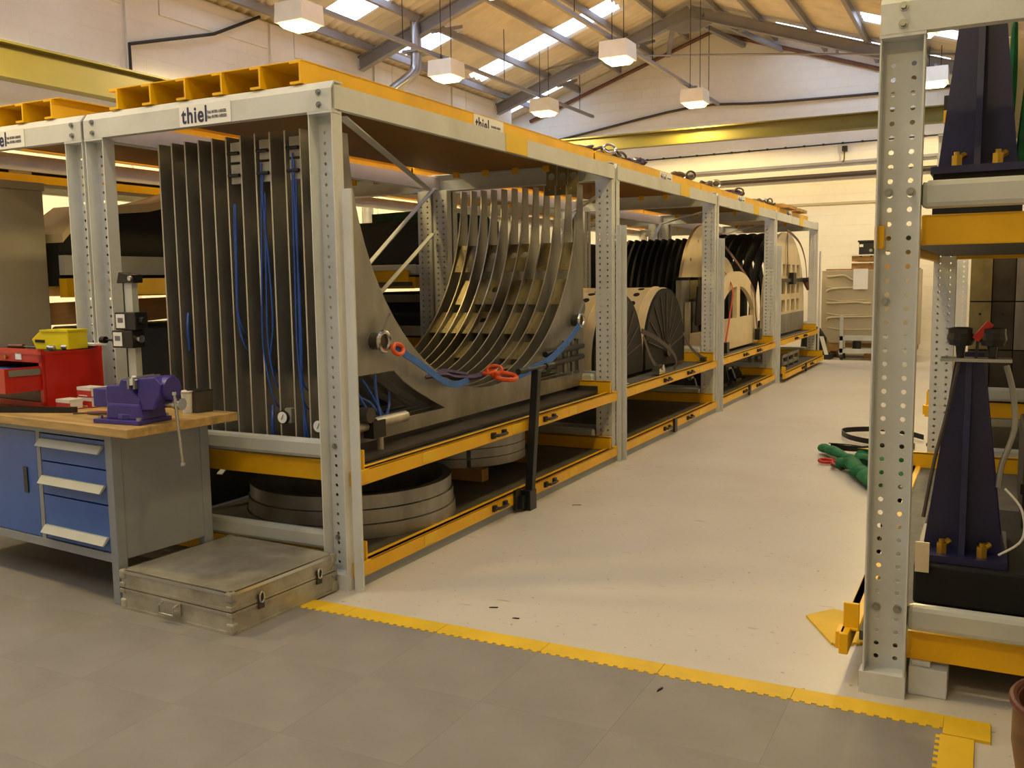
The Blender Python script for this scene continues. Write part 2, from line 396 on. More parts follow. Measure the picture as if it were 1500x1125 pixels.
# lamps on suspended trunking
def lamp(x, y, label, seen=True):
    t = thing('ceiling_light', label, 'lamp', (x, y, 4.95), 0, 'high-bay lights under the roof')
    m = M(); r1, r0 = .235, .225
    vs = []
    for (r, z) in ((r0, 5.34), (r1, 5.08), (r1 - .012, 5.08), (r0 - .012, 5.30)):
        vs += [(x - r, y - r, z), (x + r, y - r, z), (x + r, y + r, z), (x - r, y + r, z)]
    fs = [(3, 2, 1, 0), (12, 13, 14, 15)]
    for k in range(3): fs += [(4 * k + i, 4 * k + (i + 1) % 4, 4 * k + 4 + (i + 1) % 4, 4 * k + 4 + i) for i in range(4)]
    m.add(vs, fs).build('housing', WHITE, t)
    m = M(); r = .19
    m.add([(x - r, y - r, 5.06), (x + r, y - r, 5.06), (x + r, y + r, 5.06), (x - r, y + r, 5.06), (x - .15, y - .15, 5.015), (x + .15, y - .15, 5.015), (x + .15, y + .15, 5.015), (x - .15, y + .15, 5.015)],
          [(0, 1, 2, 3), (7, 6, 5, 4)] + [(i, (i + 1) % 4, 4 + (i + 1) % 4, 4 + i) for i in range(4)]).build('lens', DIFF, t)
    M().cyl((x, y, 5.34), (x, y, 5.42), .05, 8).build('gear_cap', STRUCT, t)
    M().cyl((x + .1, y, 5.34), (x + .1, y, rz_(x) - .05), .007, 5).build('suspension_wire', CABLE, t)
    M().cyl((x - .1, y, 5.34), (x - .1, y, rz_(x) - .05), .007, 5).build('suspension_wire', CABLE, t)
    ld = bpy.data.lights.new('lamp_light', 'SPOT'); ld.energy = LAMP_W * (2.1 if y > 17 else 1.0 if y > 5 else .85) * (.7 if x > -2 and y > 2 else 2.0 if x < -8 and y < 17 else 1); ld.color = LAMP_COL; ld.spot_size = radians(163); ld.spot_blend = .12; ld.shadow_soft_size = .17
    lo = bpy.data.objects.new('lamp_light', ld); COL.objects.link(lo); lo.parent = t; lo.location = (0, 0, .02)
for x, ys, nm in ((-8.45, [(17.9, 'ceiling light farthest along the row near the left wall, above the far rack end'), (14.0, 'second ceiling light of the row near the left wall, beside the flue pipes'), (10.2, 'nearest visible ceiling light of the row near the left wall, above the yellow joists'), (6.2, ''), (2.2, '')], 'trunking'),
                  (-5.45, [(18.6, 'ceiling light in front of the middle of the far gable wall'), (14.3, 'ceiling light under the second rafter on the middle trunking'), (10.2, ''), (6.2, ''), (2.2, '')], 'trunking'),
                  (-1.1, [(19.0, 'ceiling light seen past the upper right side of the near grey post'), (15.0, ''), (11., ''), (7., ''), (3., ''), (-1., '')], 'trunking')):
    for q, (y, lb) in enumerate(ys):
        lamp(x, y, lb or 'ceiling light %s from the far end on the trunking %s' % (['first', 'second', 'third', 'fourth', 'fifth', 'sixth'][q], {-8.45: 'near the left wall', -5.45: 'down the middle of the hall', -1.1: 'over the right rack'}[x]))
    t = thing('lighting_trunking', {-8.45: 'grey lighting trunking hung along the left wall side', -5.45: 'grey lighting trunking hung down the middle of the hall', -1.1: 'grey lighting trunking hung over the right side'}[x], 'trunking', (x, 10, 5.42))
    M().box(x - .03 - .14, x + .03 - .14, 0, 20.9, 5.42, 5.48).build('trunking', STRUCT, t)
    for yy in (1.5, 5.5, 9.2, 12.9, 16.4, 20.1):
        M().cyl((x - .14, yy, 5.48), (x - .14, yy, rz_(x - .14) - .05), .008, 5).build('hanger', CABLE, t)

# ================================================================== walkway mat
t = thing('walkway_mat', 'grey interlocking tile walkway with a yellow border on the floor', 'mat', (-3, 1, 0))
P = .527
gt = M().box(.0003, P - .0003, .0003, P - .0003, 0, .008).mesh('grey_tile', MATG)
for i in range(14):
    for j in range(9):
        x = -.10 - (i + 1) * P; yy = 3.46 - (j + 1) * P
        inst('grey_tile', gt, t, (x, yy, 0))
def teeth(n, L, d):
    pts = []
    for k in range(n):
        a = L * k / n; s = L / n
        pts += [(a, 0), (a + s * .25, 0), (a + s * .2, -d), (a + s * .8, -d), (a + s * .75, 0)]
    return pts
ym = M()
tp = teeth(12, P - .002, .014)
ym.prism([(.001 + a, -.002 + b) for a, b in tp] + [(P - .001, -.002), (P - .001, .104), (.001, .104)], 'z', .0005, .0105)
ye = ym.mesh('edge_tile', MATY)
for i in range(6): inst('edge_tile', ye, t, (-.10 - (i + 1) * P, 3.462, 0))
half = M().box(.0003, P - .0003, 0, .27, 0, .008).mesh('grey_tile', MATG)
for i in range(6, 14): inst('grey_tile', half, t, (-.10 - (i + 1) * P, 3.4605, 0))
inst('edge_tile', M().box(0, .15, 0, .15, 0, .0105).mesh('edge_tile', MATY), t, (-.10, 3.415, 0))
for j in range(7): inst('edge_tile', ye, t, (-.104, 3.41 - j * P, 0), (0, 0, -pi / 2))
# loose yellow tile by the right rack
o = M().prism([(a, b) for a, b in teeth(8, .26, .012)] + [(.26, .0), (.26, .3), (.16, .42), (0, .34)], 'z', 0, .01).build('floor_tile', MATY)
o.location = (-.57, 4.09, .001); o.rotation_euler = (0, 0, radians(28)); tag(o, 'loose yellow floor tile poking out from under the right rack', 'tile')

# ================================================================== racks
_pc = {}
def post_mesh(h, yd, w=.15, d=.075, t_=.006):
    key = (h, yd)
    if key in _pc: return _pc[key]
    m = M(); pitch = .052; r = .0095
    z0, z1 = .1, .1 + pitch * int((h - .16) / pitch)
    n = int(round((z1 - z0) / pitch)); cw = (w - 2 * t_) / 2
    for c in range(2):
        xa = t_ + c * cw; xc = xa + cw / 2
        for k in range(n):
            za = z0 + k * pitch; zc = za + pitch / 2; zb = za + pitch
            outr = [(xa, za), (xc, za), (xa + cw, za), (xa + cw, zc), (xa + cw, zb), (xc, zb), (xa, zb), (xa, zc)]
            inn = [(xc + r * cos(a), zc + r * sin(a)) for a in [radians(225 + 45 * i) for i in range(8)]]
            vs = [(p[0], yv, p[1]) for yv in (0, -.004 * yd) for p in outr + inn]
            fs = []
            for i in range(8):
                j = (i + 1) % 8
                fs += [(i, j, 8 + j, 8 + i), (16 + i, 24 + i, 24 + j, 16 + j), (8 + i, 8 + j, 24 + j, 24 + i)]
            m.add(vs, fs)
    ya, yb = sorted((0, -.004 * yd))
    m.box(t_, w - t_, ya, yb, 0, z0); m.box(t_, w - t_, ya, yb, z1, h)
    ya, yb = sorted((-.004 * yd, yd * d))
    m.box(0, t_, ya, yb, 0, h); m.box(w - t_, w, ya, yb, 0, h)
    for xx in (0, w - .018):                                     # returned lips
        pass
    ya, yb = sorted((0, yd * (d + .003)))
    m.box(-.002, w + .002, ya, yb, h - .012, h)
    m.box(-.012, w + .003, ya, yb, 0, .085)
    _pc[key] = m.mesh('post', RACK)
    return _pc[key]
_bolt = M().cyl((0, 0, 0), (0, -.004, 0), .016, 12).cyl((0, -.004, 0), (0, -.014, 0), .010, 6).mesh('bolt', ZINC)
_handle = M().tube([(0, -.075, 0), (.04, -.06, 0), (.045, 0, 0), (.04, .06, 0), (0, .075, 0)], .011, 8).box(-.004, .02, -.095, -.055, -.02, .02).box(-.004, .02, .055, .095, -.02, .02).mesh('handle', BLACK)
def sign(t, parent, face, origin, cut=False):
    # face 'y': faces -Y, text runs +X ; face 'x': faces +X, text runs +Y
    rot = (pi / 2, 0, 0) if face == 'y' else (pi / 2, 0, pi / 2)
    o = Vector(origin)
    if face == 'y': pl = M().box(o.x, o.x + .37, o.y, o.y + .003, o.z, o.z + .11)
    else: pl = M().box(o.x, o.x + .003, o.y, o.y + .42, o.z, o.z + .115)
    sp = pl.build('sign_plate', PAPER, parent, label='white sign with dark blue lettering')
    k = 1 if face == 'y' else 1.15
    d = Vector((1, 0, 0)) if face == 'y' else Vector((0, 1, 0)); nrm = Vector((0, -.001, 0)) if face == 'y' else Vector((.004, 0, 0))
    inst('lettering', TXT1, sp, o + d * .018 * k + nrm + Vector((0, 0, .018)), rot)
    for tx, dz in ((TXT2, .055), (TXT3, .03)):
        inst('lettering', tx, sp, o + d * .205 * k + nrm + Vector((0, 0, dz)), rot)
TXT1 = text_mesh('thiel', .118, NAVYTXT, .0022, .80, 1.12)
TXT2 = text_mesh('Tel: 01706 642622', .021, GREYTXT, .0006, .85)
TXT3 = text_mesh('Fax: 01706 642522', .021, GREYTXT, .0006, .85)

def rack(label, xa, sgn, depth, y0, y1, levels, roof=True, shift=None, front_sign=False, side_sign=False, H=2.455, brace=True, group=None, stops=True, strips=True, ty=None):
    X = lambda d: xa - sgn * d
    def bx(m, d0, d1, ya, yb, za, zb):
        a, b = sorted((X(d0), X(d1))); return m.box(a, b, ya, yb, za, zb)
    t = thing('storage_rack', label, 'rack', (X(depth / 2), y0, 0), 0, group)
    for d in (0, depth - .15):
        xx = min(X(d), X(d + .15))
        for yw, yd in ((y0 + .075, -1), (y1 - .075, 1)):
            p = inst('post', post_mesh(H, yd), t, (xx, yw, 0))
            if d == 0 and yd < 0:
                for lv in levels:
                    for k in (.0375, .1125): inst('bolt', _bolt, p, (xx + k, yw - .001, lv + .12))
                    inst('bolt', _bolt, p, (xx + .0375, yw - .001, lv - .28)) if lv > 1 else None
    # guide strips on the aisle side
    for yy in ((y0 + .02, y1 - .034) if strips else ()):
        bx(M(), -.085 if yy < y0 + .1 else -.062, -.03, yy, yy + .012, 0, 2.07).build('guide_strip', RACK, t)
    # end beams
    for yy, s in ((y0 - .004, 1), (y1 + .004, -1)):
        a, b = sorted((X(0), X(depth)))
        M().prism([(yy, H), (yy, H + .105), (yy + s * .03, H + .145), (yy + s * .10, H + .145), (yy + s * .10, H + .138), (yy + s * .036, H + .138), (yy + s * .008, H + .1), (yy + s * .008, H + .008), (yy + s * .05, H + .008), (yy + s * .05, H)],
                  'x', a, b).build('end_beam', RACK, t)
        if s > 0:
            for xx in (a + .075, b - .075):
                for zz in (.03, .09): inst('bolt', _bolt, t, (xx, yy, H + zz))
    for d in ((0, depth - .03) if roof else (depth - .03,)):
        bx(M(), d - .005, d + .03, y0 + .02, y1 - .02, H + .008, H + .125).build('side_beam', RACK, t)
    # pallet-top joists and sheets
    if roof:
        for k in range(6):
            xx = (X(depth) + .27 + k * .265) if sgn > 0 else (X(depth) - .27 - k * .265)
            if sgn < 0: xx = xx
            x2 = xx - .06 * (1 if sgn > 0 else 1)
            m = M().prism([(xx, H + .15), (xx + .012, H + .15), (xx + .012, H + .262), (x2, H + .262), (x2, H + .25), (xx, H + .25), (xx, H + .162), (x2, H + .162), (x2, H + .15)], 'y', y0 + .01, y1 - .01)
            m.build('roof_joist', YEL, t)
        a, b = sorted((X(.19), X(depth - .2)))
        M().box(a, b, y0 + .02, y1 - .02, H + .262, H + .267).build('roof_sheet', YEL, t)
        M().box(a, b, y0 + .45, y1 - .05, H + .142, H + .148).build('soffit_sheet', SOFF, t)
        for k in range(5):
            xx = a + .1 + k * (b - a - .2) / 4
            M().box(xx, xx + .05, y1 - .2, y1 - .17, H + .09, H + .142).build('joist_clip', YEL, t)
    if brace:
        M().bar((X(.05), y0 + .15, H - .01), (X(depth - .1), y1 - .3, H - .01), .05, .008).build('brace', RACK, t)
        M().bar((X(depth - .04), y1 - .12, H + .02), (X(depth - .04), y0 + .35, -.0 + .2), .008, .05, (1, 0, 0)).build('brace', RACK, t)
        M().bar((X(depth - .02), y1 - .12, 2.06), (X(depth - .02), y0 + .9, .3), .008, .05, (1, 0, 0)).build('brace', RACK, t)
    for li, zt in enumerate(levels):
        dx = shift[li] if shift else 0
        for yy in ((y0 + .06, y1 - .12) if ty is None else (y1 - .12,)):
            bx(M(), .15, depth - .15, yy - .03, yy + .03, zt + .055, zt + .155).build('roller_beam', SILV, t, bevel=.02)
        if ty is not None: Y0, y0 = y0, ty
        tr = M(); bx(tr, .03 - dx, depth - .17 - dx, y0 + .14, y1 - .14, zt - .05, zt - .012)
        tr = tr.build('roll_out_tray', DECK, t)
        m = M(); bx(m, -.035 - dx, 0 - dx, y0 + .045, y1 - .04, zt - .085, zt); bx(m, -.035 - dx, .03 - dx, y0 + .12, y1 - .12, zt - .012, zt)
        m.build('front_rail', YEL, tr, bevel=.004)
        for yy in (y0 + .09, y1 - .17):
            m = M(); bx(m, .15, depth - .15, yy, yy + .02, zt - .075, zt + .035)
            m.build('cross_rail', YEL, tr, bevel=.004)
        if stops:
            m = M(); bx(m, -.03 - dx, depth - .2, y1 - .2, y1 - .18, zt - .012, zt + .1); bx(m, -.03 - dx, depth - .2, y1 - .2, y1 - .15, zt + .088, zt + .1)
            m.build('end_stop', YEL, tr, bevel=.003)
            m = M(); zq = zt - .06 if zt > 1.7 else zt
            bx(m, -.03 - dx, .03 - dx, y0 + .125, y0 + .14, zq - .012, zq + .1) if zt < 1.7 else bx(m, .0, .03, y0 + .125, y0 + .14, zt - .012, zt + .05); (bx(m, -.05 - dx, -.02 - dx, y0 + .06, y0 + .15, zt - .07, zt + .0) if zt < 1.7 else None)
            m.build('end_stop', YEL, tr, bevel=.003)
        yc = (y0 + y1) / 2
        for dy in (-.38, .42):
            inst('handle', _handle, tr, (X(-.035 - dx), yc + dy + .05, zt - .04), (0, 0, 0 if sgn > 0 else pi))
        for dy in (-.12, -1.25, .85):
            m = M(); bx(m, -.038 - dx, -.034 - dx, yc + dy, yc + dy + .14, zt - .07, zt - .015); m.build('label_plate', YEL2, tr)
        if zt < .3:
            m = M(); bx(m, -.06 - dx, -.036 - dx, yc - .12, yc - .04, zt - .12, zt + .02); m.build('stop_block', BLACK, tr)
            m = M(); bx(m, -.02, .0, y0 + .05, y1 - .05, 0, .05); m.build('plinth', GREYB, t)
        if ty is not None: y0 = Y0
    if front_sign:
        a, b = sorted((X(0), X(depth)))
        sign(t, t, 'y', (-3.96 if sgn > 0 else -5.635, y0 - .0075, H + .0))
    if side_sign:
        sign(t, t, 'x', (X(.195) + .002, y0 + 1.76, H + .146))
        bx(M(), -.009, -.005, y0 + 1.84, y0 + 2.16, H + .01, H + .135).build('label_plate', YEL2, t)
    return t
BAYS = [(3.76, 7.63), (7.66, 10.95), (10.98, 14.30), (14.33, 18.1)]
LB = ['nearest bay of the left rack row, holding the big U-shaped rib cradle', 'second bay of the left rack row, holding the two cream drums',
      'third bay of the left rack row, holding the dark dome and windowed cream arch', 'farthest bay of the left rack row by the end wall']
for i, (a, b) in enumerate(BAYS):
    rack(LB[i], -2.935, 1, 1.8, a, b, [.63, .14], shift=[0, .12 if i == 3 else 0], front_sign=(i == 0), side_sign=True)
RL = 'rear rack row behind the left row'
rack('rack back to back with the left row, behind the workbench', -6.42, -1, 1.66, 3.76, 7.63, [1.62], front_sign=True, brace=False, strips=False, ty=4.45)
rack('second bay of the rear rack row, glimpsed through the rib cradle', -6.42, -1, 1.66, 7.66, 10.95, [.63, 1.02, 1.62], brace=False, strips=False)
rack('third bay of the rear rack row, glimpsed behind the drums', -6.42, -1, 1.66, 10.98, 14.30, [.63, 1.42], brace=False, strips=False)
rack('fourth bay of the rear rack row, glimpsed behind the dome', -6.42, -1, 1.66, 14.33, 18.1, [.63, 1.42], brace=False, strips=False)
rack('right-hand rack with the tall perforated post close to the camera', -.395, -1, 1.9, 3.66, 7.53, [1.785, .205], roof=False, brace=False, strips=False, shift=[-.028, .06])
rack('right-hand rack bay behind the near bay, with lower yellow trays', -.395, -1, 1.9, 7.56, 11.0, [.62, .14], roof=False, brace=False, strips=False)
# foot block beside the near right post
tag(M().box(-.235, -.10, 3.72, 3.95, 0, .11).box(-.225, -.16, 3.735, 3.94, .11, .13).build('foot_block', RACK, bevel=.004), 'small grey steel foot block on the floor beside the near right post', 'block')

# ================================================================== bay 1: rib cradle
CY, CZ, CR = 5.82, 2.45, 1.60
t = thing('rib_cradle', 'large steel cradle of twelve upright plates with a semicircular cutout in the nearest bay', 'cradle', (-3.8, 5.7, .63))
a0 = math.asin((2.42 - CZ) / CR)
outer = [(3.95, .685), (7.52, .685), (7.52, 2.42)] + [(CY + CR * cos(a), CZ + CR * sin(a)) for a in [a0 - (pi + 2 * a0) * i / 40 for i in range(41)]] + [(3.95, 2.42)]
def inner_cut(s):
    pts = [(4.08, .775), (4.08, 1.075), (4.60, 1.075)]
    for i in range(1, 7): u = i / 6; pts.append((4.60 + .58 * u, 1.075 - .30 * (u ** .8)))
    return pts if s < 0 else [(2 * CY - y, z) for y, z in pts if 2 * CY - y < 7.6]
def rcut(): return [(7.42, .80), (7.42, 1.10), (7.02, 1.10), (6.85, .98), (6.62, .86), (6.5, .80)]
ribm = M().prism(outer, 'x', 0, .010, [inner_cut(-1), rcut()]).mesh('rib_plate', STEEL, off=Vector((0, 0, 0)))
EDGE = mat('machined_edge', (206, 198, 180), .3, .5, .03)
ribm.materials.append(EDGE)
for f in ribm.polygons: f.material_index = 0 if abs(f.normal.x) > .5 else 1
RX = [-4.355 + .105 * k for k in range(12)]
for x in RX: inst('rib_plate', ribm, t, (x, 0, 0))
M().box(-4.45, -3.02, 3.95, 7.52, .625, .645).box(-4.45, -3.02, 3.97, 4.05, .645, .685).box(-4.45, -3.02, 7.42, 7.5, .645, .685).build('base_plate', STEELD, t)
random.seed(3)
def liner_mesh(hole):
    L = .27
    if hole: return M().prism([(0, 0), (.094, 0), (.094, L), (0, L)], 'z', 0, .008, [circ(.047, L * .6, .032, 10), circ(.03, L * .2, .006, 6)]).mesh('liner_plate', LINER)
    return M().prism([(0, 0), (.094, 0), (.094, L), (0, L)], 'z', 0, .008, [circ(.03, L * .2, .006, 6), circ(.066, L * .8, .006, 6)]).mesh('liner_plate', LINER)
LM = [liner_mesh(False), liner_mesh(True)]
for k in range(11):
    for s in range(15):
        ang = radians(-172 + s * 12)            # along the arc from left to right
        right = ang > radians(-62)
        pr = .60 if right else .16
        if s >= 13 and k < 8: continue
        if k == 10 and s in (9,): continue
        if random.random() > pr: continue
        o = inst('liner_plate', random.choice(LM + LM[:1]), t, (0, 0, 0))
        ex = Vector((1, 0, 0)); ey = Vector((0, -sin(ang), cos(ang))); ez = ex.cross(ey)
        R3 = Matrix((ex, ey, ez)).transposed()
        rr = CR + .028 + .012 * random.random()
        o.matrix_basis = Matrix.Translation(Vector((RX[k] + .0105, CY + rr * cos(ang), CZ + rr * sin(ang))) - root_offset(t)) @ R3.to_4x4()
# end strips between the plates on the camera side, gauges, hoses
for k in (5, 7, 9):
    for dz in (0., .12):
        M().box(RX[k] + .030, RX[k] + .104, 3.957, 3.985, 2.16 + dz, 2.265 + dz).build('clamp_block', ALU, t)
        M().cyl((RX[k] + .02, 3.945, 2.205 + dz), (RX[k] + .10, 3.945, 2.205 + dz), .010, 8).build('clamp_pin', BLACK, t)
def hose(pts, par=None, r=.0055): return M().tube(spline(pts, 6), r, 6).build('air_hose', BLUEH, par, smooth=True)
for k, dx, z0, amp, zb in ((5, .05, 2.05, .01, 1.3), (5, .06, 2.05, .018, 1.2), (7, .045, 2.26, .035, .9), (7, .055, 2.2, -.03, 1.1), (7, .065, 2.1, .02, 1.0), (9, .055, 2.3, .012, .9), (9, .065, 2.26, -.008, 1.0), (9, .075, 2.16, .012, .72)):
    x = RX[k] + dx; h = z0 - zb
    hose([(x, 3.95, z0), (x + .002, 3.94, z0 - h * .15), (x - amp * .8, 3.945, z0 - h * .5), (x - amp, 3.945, z0 - h * .75), (x + amp * .4, 3.96, zb + .06), (x + .012, 4.03, zb)], t)
for px, z in ((RX[8] - .01, .865), (RX[11] - .075, .83)):
    g = M().cyl((px + .04, 3.935, z), (px + .04, 3.965, z), .038, 18).build('pressure_gauge', BLACK, t, smooth=True, label='round pressure gauge with a pale face')
    M().cyl((px + .04, 3.931, z), (px + .04, 3.936, z), .032, 18).build('dial', PAPER, g)
    M().bar((px + .035, 3.929, z - .012), (px + .05, 3.929, z + .018), .003, .002).build('needle', BLACK, g)
    M().box(px + .045, px + .09, 3.95, 3.99, z - .03, z + .05).build('valve', ALU, g)
for x, z in ((RX[7] + .02, .78), (RX[9] + .04, .78), (RX[1] + .03, 1.3)):
    hose([(x, 3.99, z + .14), (x + .02, 3.96, z + .06), (x + .015, 3.97, z - .08)], t, .009)
# lifting eyes on the aisle face
for yy, z in ((4.40, 1.265), (7.29, 1.26)):
    e = M().cyl((-3.20, yy, z), (-3.12, yy, z), .05, 16).build('lifting_eye', STEELD, t, smooth=True)
    M().torus((-3.115, yy, z), .055, .014, 'x', 16, 8).build('eye_ring', CHROME, e, smooth=True)
    M().prism([(yy - .03, z + .02), (yy + .09, z + .16), (yy + .11, z + .10), (yy + .04, z - .02)], 'x', -3.14, -3.12).build('lug', STEEL, e)
# valve manifold low on the aisle face
mf = M().cyl((-3.13, 4.3, .80), (-3.13, 4.62, .80), .034, 12).cyl((-3.14, 4.08, .79), (-3.14, 4.3, .79), .024, 10).build('manifold', ALU, t, smooth=True)
M().box(-3.16, -3.09, 4.24, 4.36, .72, .82).build('valve_body', BLACK, mf); M().cyl((-3.15, 4.22, .86), (-3.09, 4.22, .86), .045, 12).build('knob', STEELD, mf)
M().cyl((-3.12, 4.34, .73), (-3.12, 4.34, .64), .022, 10).build('drain', ALU, mf)
for i, q in enumerate(([(-3.2, 4.18, 1.07), (-3.16, 4.22, .95), (-3.14, 4.3, .83)], [(-3.2, 4.42, 1.07), (-3.18, 4.40, .95), (-3.14, 4.38, .83)], [(-3.22, 4.32, 1.05), (-3.18, 4.36, .95), (-3.15, 4.42, .83)],
                       [(-3.25, 4.1, 1.0), (-3.18, 4.3, .93), (-3.16, 4.4, .83)], [(-3.3, 4.7, .93), (-3.2, 4.55, .86), (-3.16, 4.45, .80)], [(-3.1, 4.08, .93), (-3.12, 4.05, .8), (-3.1, 4.1, .70)])):
    hose(q, t, .008)
for z in (.93, 1.02):
    M().cyl((-3.13, 6.6, z), (-3.13, 7.35, z + .02), .024, 10).build('tie_bar', BLACK, t, smooth=True)
for yy in (7.06, 7.22, 7.36): M().box(-3.19, -3.17, yy, yy + .05, .83, 1.1).build('upright_strip', STEEL, t)
# blue lifting sling with orange ring, hung between the eyes
t = thing('lifting_sling', 'blue webbing lifting sling draped across the rib cradle with an orange ring in the middle', 'sling', (-3.1, 5.6, .9))
def ribbon(pts, wd, th, k=6, up=(1, 0, 0)):
    P = spline(pts, k); m = M(); u = Vector(up)
    vs = []
    for i, p in enumerate(P):
        d = (P[min(i + 1, len(P) - 1)] - P[max(i - 1, 0)]).normalized(); s = d.cross(u)
        s = s.normalized() if s.length > 1e-5 else Vector((0, 0, 1)); nn = s.cross(d).normalized()
        vs += [p + s * wd / 2 + nn * th / 2, p - s * wd / 2 + nn * th / 2, p - s * wd / 2 - nn * th / 2, p + s * wd / 2 - nn * th / 2]
    fs = []
    for i in range(len(P) - 1):
        a = 4 * i; fs += [(a + j, a + (j + 1) % 4, a + 4 + (j + 1) % 4, a + 4 + j) for j in range(4)]
    fs += [(3, 2, 1, 0), tuple(4 * (len(P) - 1) + j for j in range(4))]
    return m.add(vs, fs)
ribbon([(-3.10, 4.50, 1.22), (-3.09, 4.75, 1.10), (-3.10, 5.0, .98), (-3.13, 5.2, .93), (-3.16, 5.35, .925), (-3.19, 5.5, .93)], .042, .008).build('webbing', BSLING, t)
ribbon([(-3.11, 7.24, 1.22), (-3.09, 6.95, 1.10), (-3.09, 6.55, .97), (-3.12, 6.1, .90)], .055, .008).build('webbing', BSLING, t)
M().tube(spline([(-3.22, 4.95, 1.0), (-3.2, 5.15, 1.0), (-3.24, 5.35, .96), (-3.2, 5.55, .94), (-3.18, 5.66, .95)], 5), .04, 8, flat=.5, rads=None).build('sleeve', PURP, t, smooth=True)
M().tube(spline([(-3.26, 5.1, 1.0), (-3.27, 5.3, 1.0), (-3.22, 5.5, .96)], 5), .035, 8, flat=.6).build('sleeve', PURP, t, smooth=True)
def link(c, R, r, sx, sy, tilt, rzz, par, m, nm='ring'):
    o = M().torus((0, 0, 0), R, r, 'z', 22, 8, sx, sy).build(nm, m, par, smooth=True, local=True)
    o.location = Vector(c) - root_offset(par); o.rotation_euler = (tilt, 0, rzz); return o
link((-3.10, 5.86, .92), .105, .017, 1.35, .75, .25, 1.75, t, ORANGE)
link((-3.14, 5.70, .965), .06, .012, 1.4, .8, -.2, 2.0, t, ORANGE); link((-3.13, 5.76, .975), .045, .011, 1.2, .8, 1.0, .5, t, ORANGE)
link((-3.08, 4.49, 1.215), .04, .013, 1.3, .8, 1.2, 1.6, t, ORANGE)
# T-handled tray puller
t = thing('tray_puller', 'black T-handled steel pull bar standing against the near tray rails', 'pull bar', (-2.86, 5.72, 0))
M().bar((-2.855, 5.735, .012), (-2.86, 5.885, .97), .055, .055).build('shaft', BLACK, t, bevel=.004)
M().cyl((-2.86, 5.62, .985), (-2.86, 6.14, .985), .014, 10).build('crossbar', BLACK, t)
for yy in (5.60, 6.04): M().cyl((-2.86, yy, .985), (-2.86, yy + .13, .985), .022, 12).build('grip', RUBBER, t, smooth=True)
M().box(-2.89, -2.82, 5.68, 5.78, 0, .14).box(-2.887, -2.85, 5.62, 5.68, .02, .11).build('foot', BLACK, t)
# stacks of steel rings on the lower tray
def ring(c, R, h, label, grp):
    t = thing('steel_ring', label, 'ring', c, 0, grp)
    M().lathe([(R - .05, 0), (R, 0), (R, h), (R - .05, h)], (0, 0, 0), 48, True).build('hoop', STEEL, t, smooth=True, local=True)
    for a in (-50, 75, 200): 
        aa = radians(a); p = Vector((R * cos(aa), R * sin(aa), 0))
        M().bar((p.x * 1.004, p.y * 1.004, .004), (p.x * 1.004, p.y * 1.004, h - .004), .03, .006, (cos(aa), sin(aa), 0)).build('band', BLACK, t, local=True)
    return t
nm = ['bottom', 'middle', 'top']
for i in range(3): ring((-3.62, 4.72, .13 + i * .085), .66 - .012 * i, .08, nm[i] + ' steel ring of the stack at the camera end of the lower near tray', 'ring stack at the camera end')
for i in range(4): ring((-3.78, 6.30, .13 + .09 + i * .07), .55, .065, ['bottom', 'second', 'third', 'top'][i] + ' steel ring of the stack behind the black pull bar', 'ring stack behind the pull bar')
for y_, lb in ((5.85, 'timber bearer under the camera side of the ring stack behind the pull bar'), (6.62, 'timber bearer under the far side of the ring stack behind the pull bar')):
    tag(M().box(-4.3, -3.3, y_, y_ + .1, .129, .219).build('timber_bearer', PALL), lb, 'timber')

# ================================================================== bay 2: drums
def drum(yc, R, label):
    t = thing('mould_drum', label, 'drum', (-3.8, yc, .62), 0, 'cream drums on the second tray')
    zc = .82
    def arch(r): return [(yc + r, .66)] + arc(yc, zc, r, 0, pi, 28) + [(yc - r, .66)]
    x1 = -3.22; x0 = -4.3
    M().prism(arch(R), 'x', x0, x1).build('shell', CREAM, t, smooth=True)
    M().prism(arch(R + .012) , 'x', x1 - .10, x1 - .085).build('rim_band', CREAM, t, smooth=True)
    M().prism(arch(R - .01), 'x', x1 - .001, x1 + .03).build('end_disc', CHAR, t, smooth=True)
    for i in range(13):
        a = radians(8 + i * 13.6)
        c = Vector((x1 - .2, yc + R * cos(a), zc + R * sin(a))); nrm = Vector((0, cos(a), sin(a)))
        M().cyl(c - nrm * .02, c + nrm * .006, .035, 12).build('rim_hole', CHAR, t)
    for i in range(9):
        a = radians(12 + i * 19.5)
        M().bar((x1 + .034, yc + .1 * cos(a), zc + .1 * sin(a)), (x1 + .034, yc + (R - .06) * cos(a), zc + (R - .06) * sin(a)), .012, .012, (1, 0, 0)).build('spoke', STEELD, t)
    M().cyl((x1 + .02, yc, zc), (x1 + .07, yc, zc), .07, 14).build('hub', STEELD, t)
    return t
drum(8.42, .66, 'cream drum with a dark end disc, nearer of the two on the second tray')
drum(9.84, .69, 'cream drum with a dark end disc, farther of the two on the second tray')
t = thing('ratchet_strap', 'grey ratchet strap running from the near drum down to the tray', 'strap', (-3.05, 9.1, .63))
ribbon([(-3.17, 8.98, 1.08), (-3.09, 9.25, .98), (-3.05, 9.62, .82), (-3.04, 9.75, .70), (-3.05, 9.70, .635)], .05, .006).build('webbing', STRAP, t)
ribbon([(-3.16, 9.02, 1.02), (-3.12, 9.06, .85), (-3.08, 9.15, .72), (-3.04, 9.3, .66)], .05, .006).build('webbing', STRAP, t)
b = M().box(-3.07, -2.99, 9.02, 9.2, .635, .69).build('buckle', CHROME, t); M().cyl((-3.08, 9.12, .70), (-2.98, 9.12, .70), .03, 12).build('spindle', CHROME, b)
t = thing('ratchet_strap', 'thin dark strap hooked to the tray rail beside the farther drum', 'strap', (-3.05, 10.6, .63))
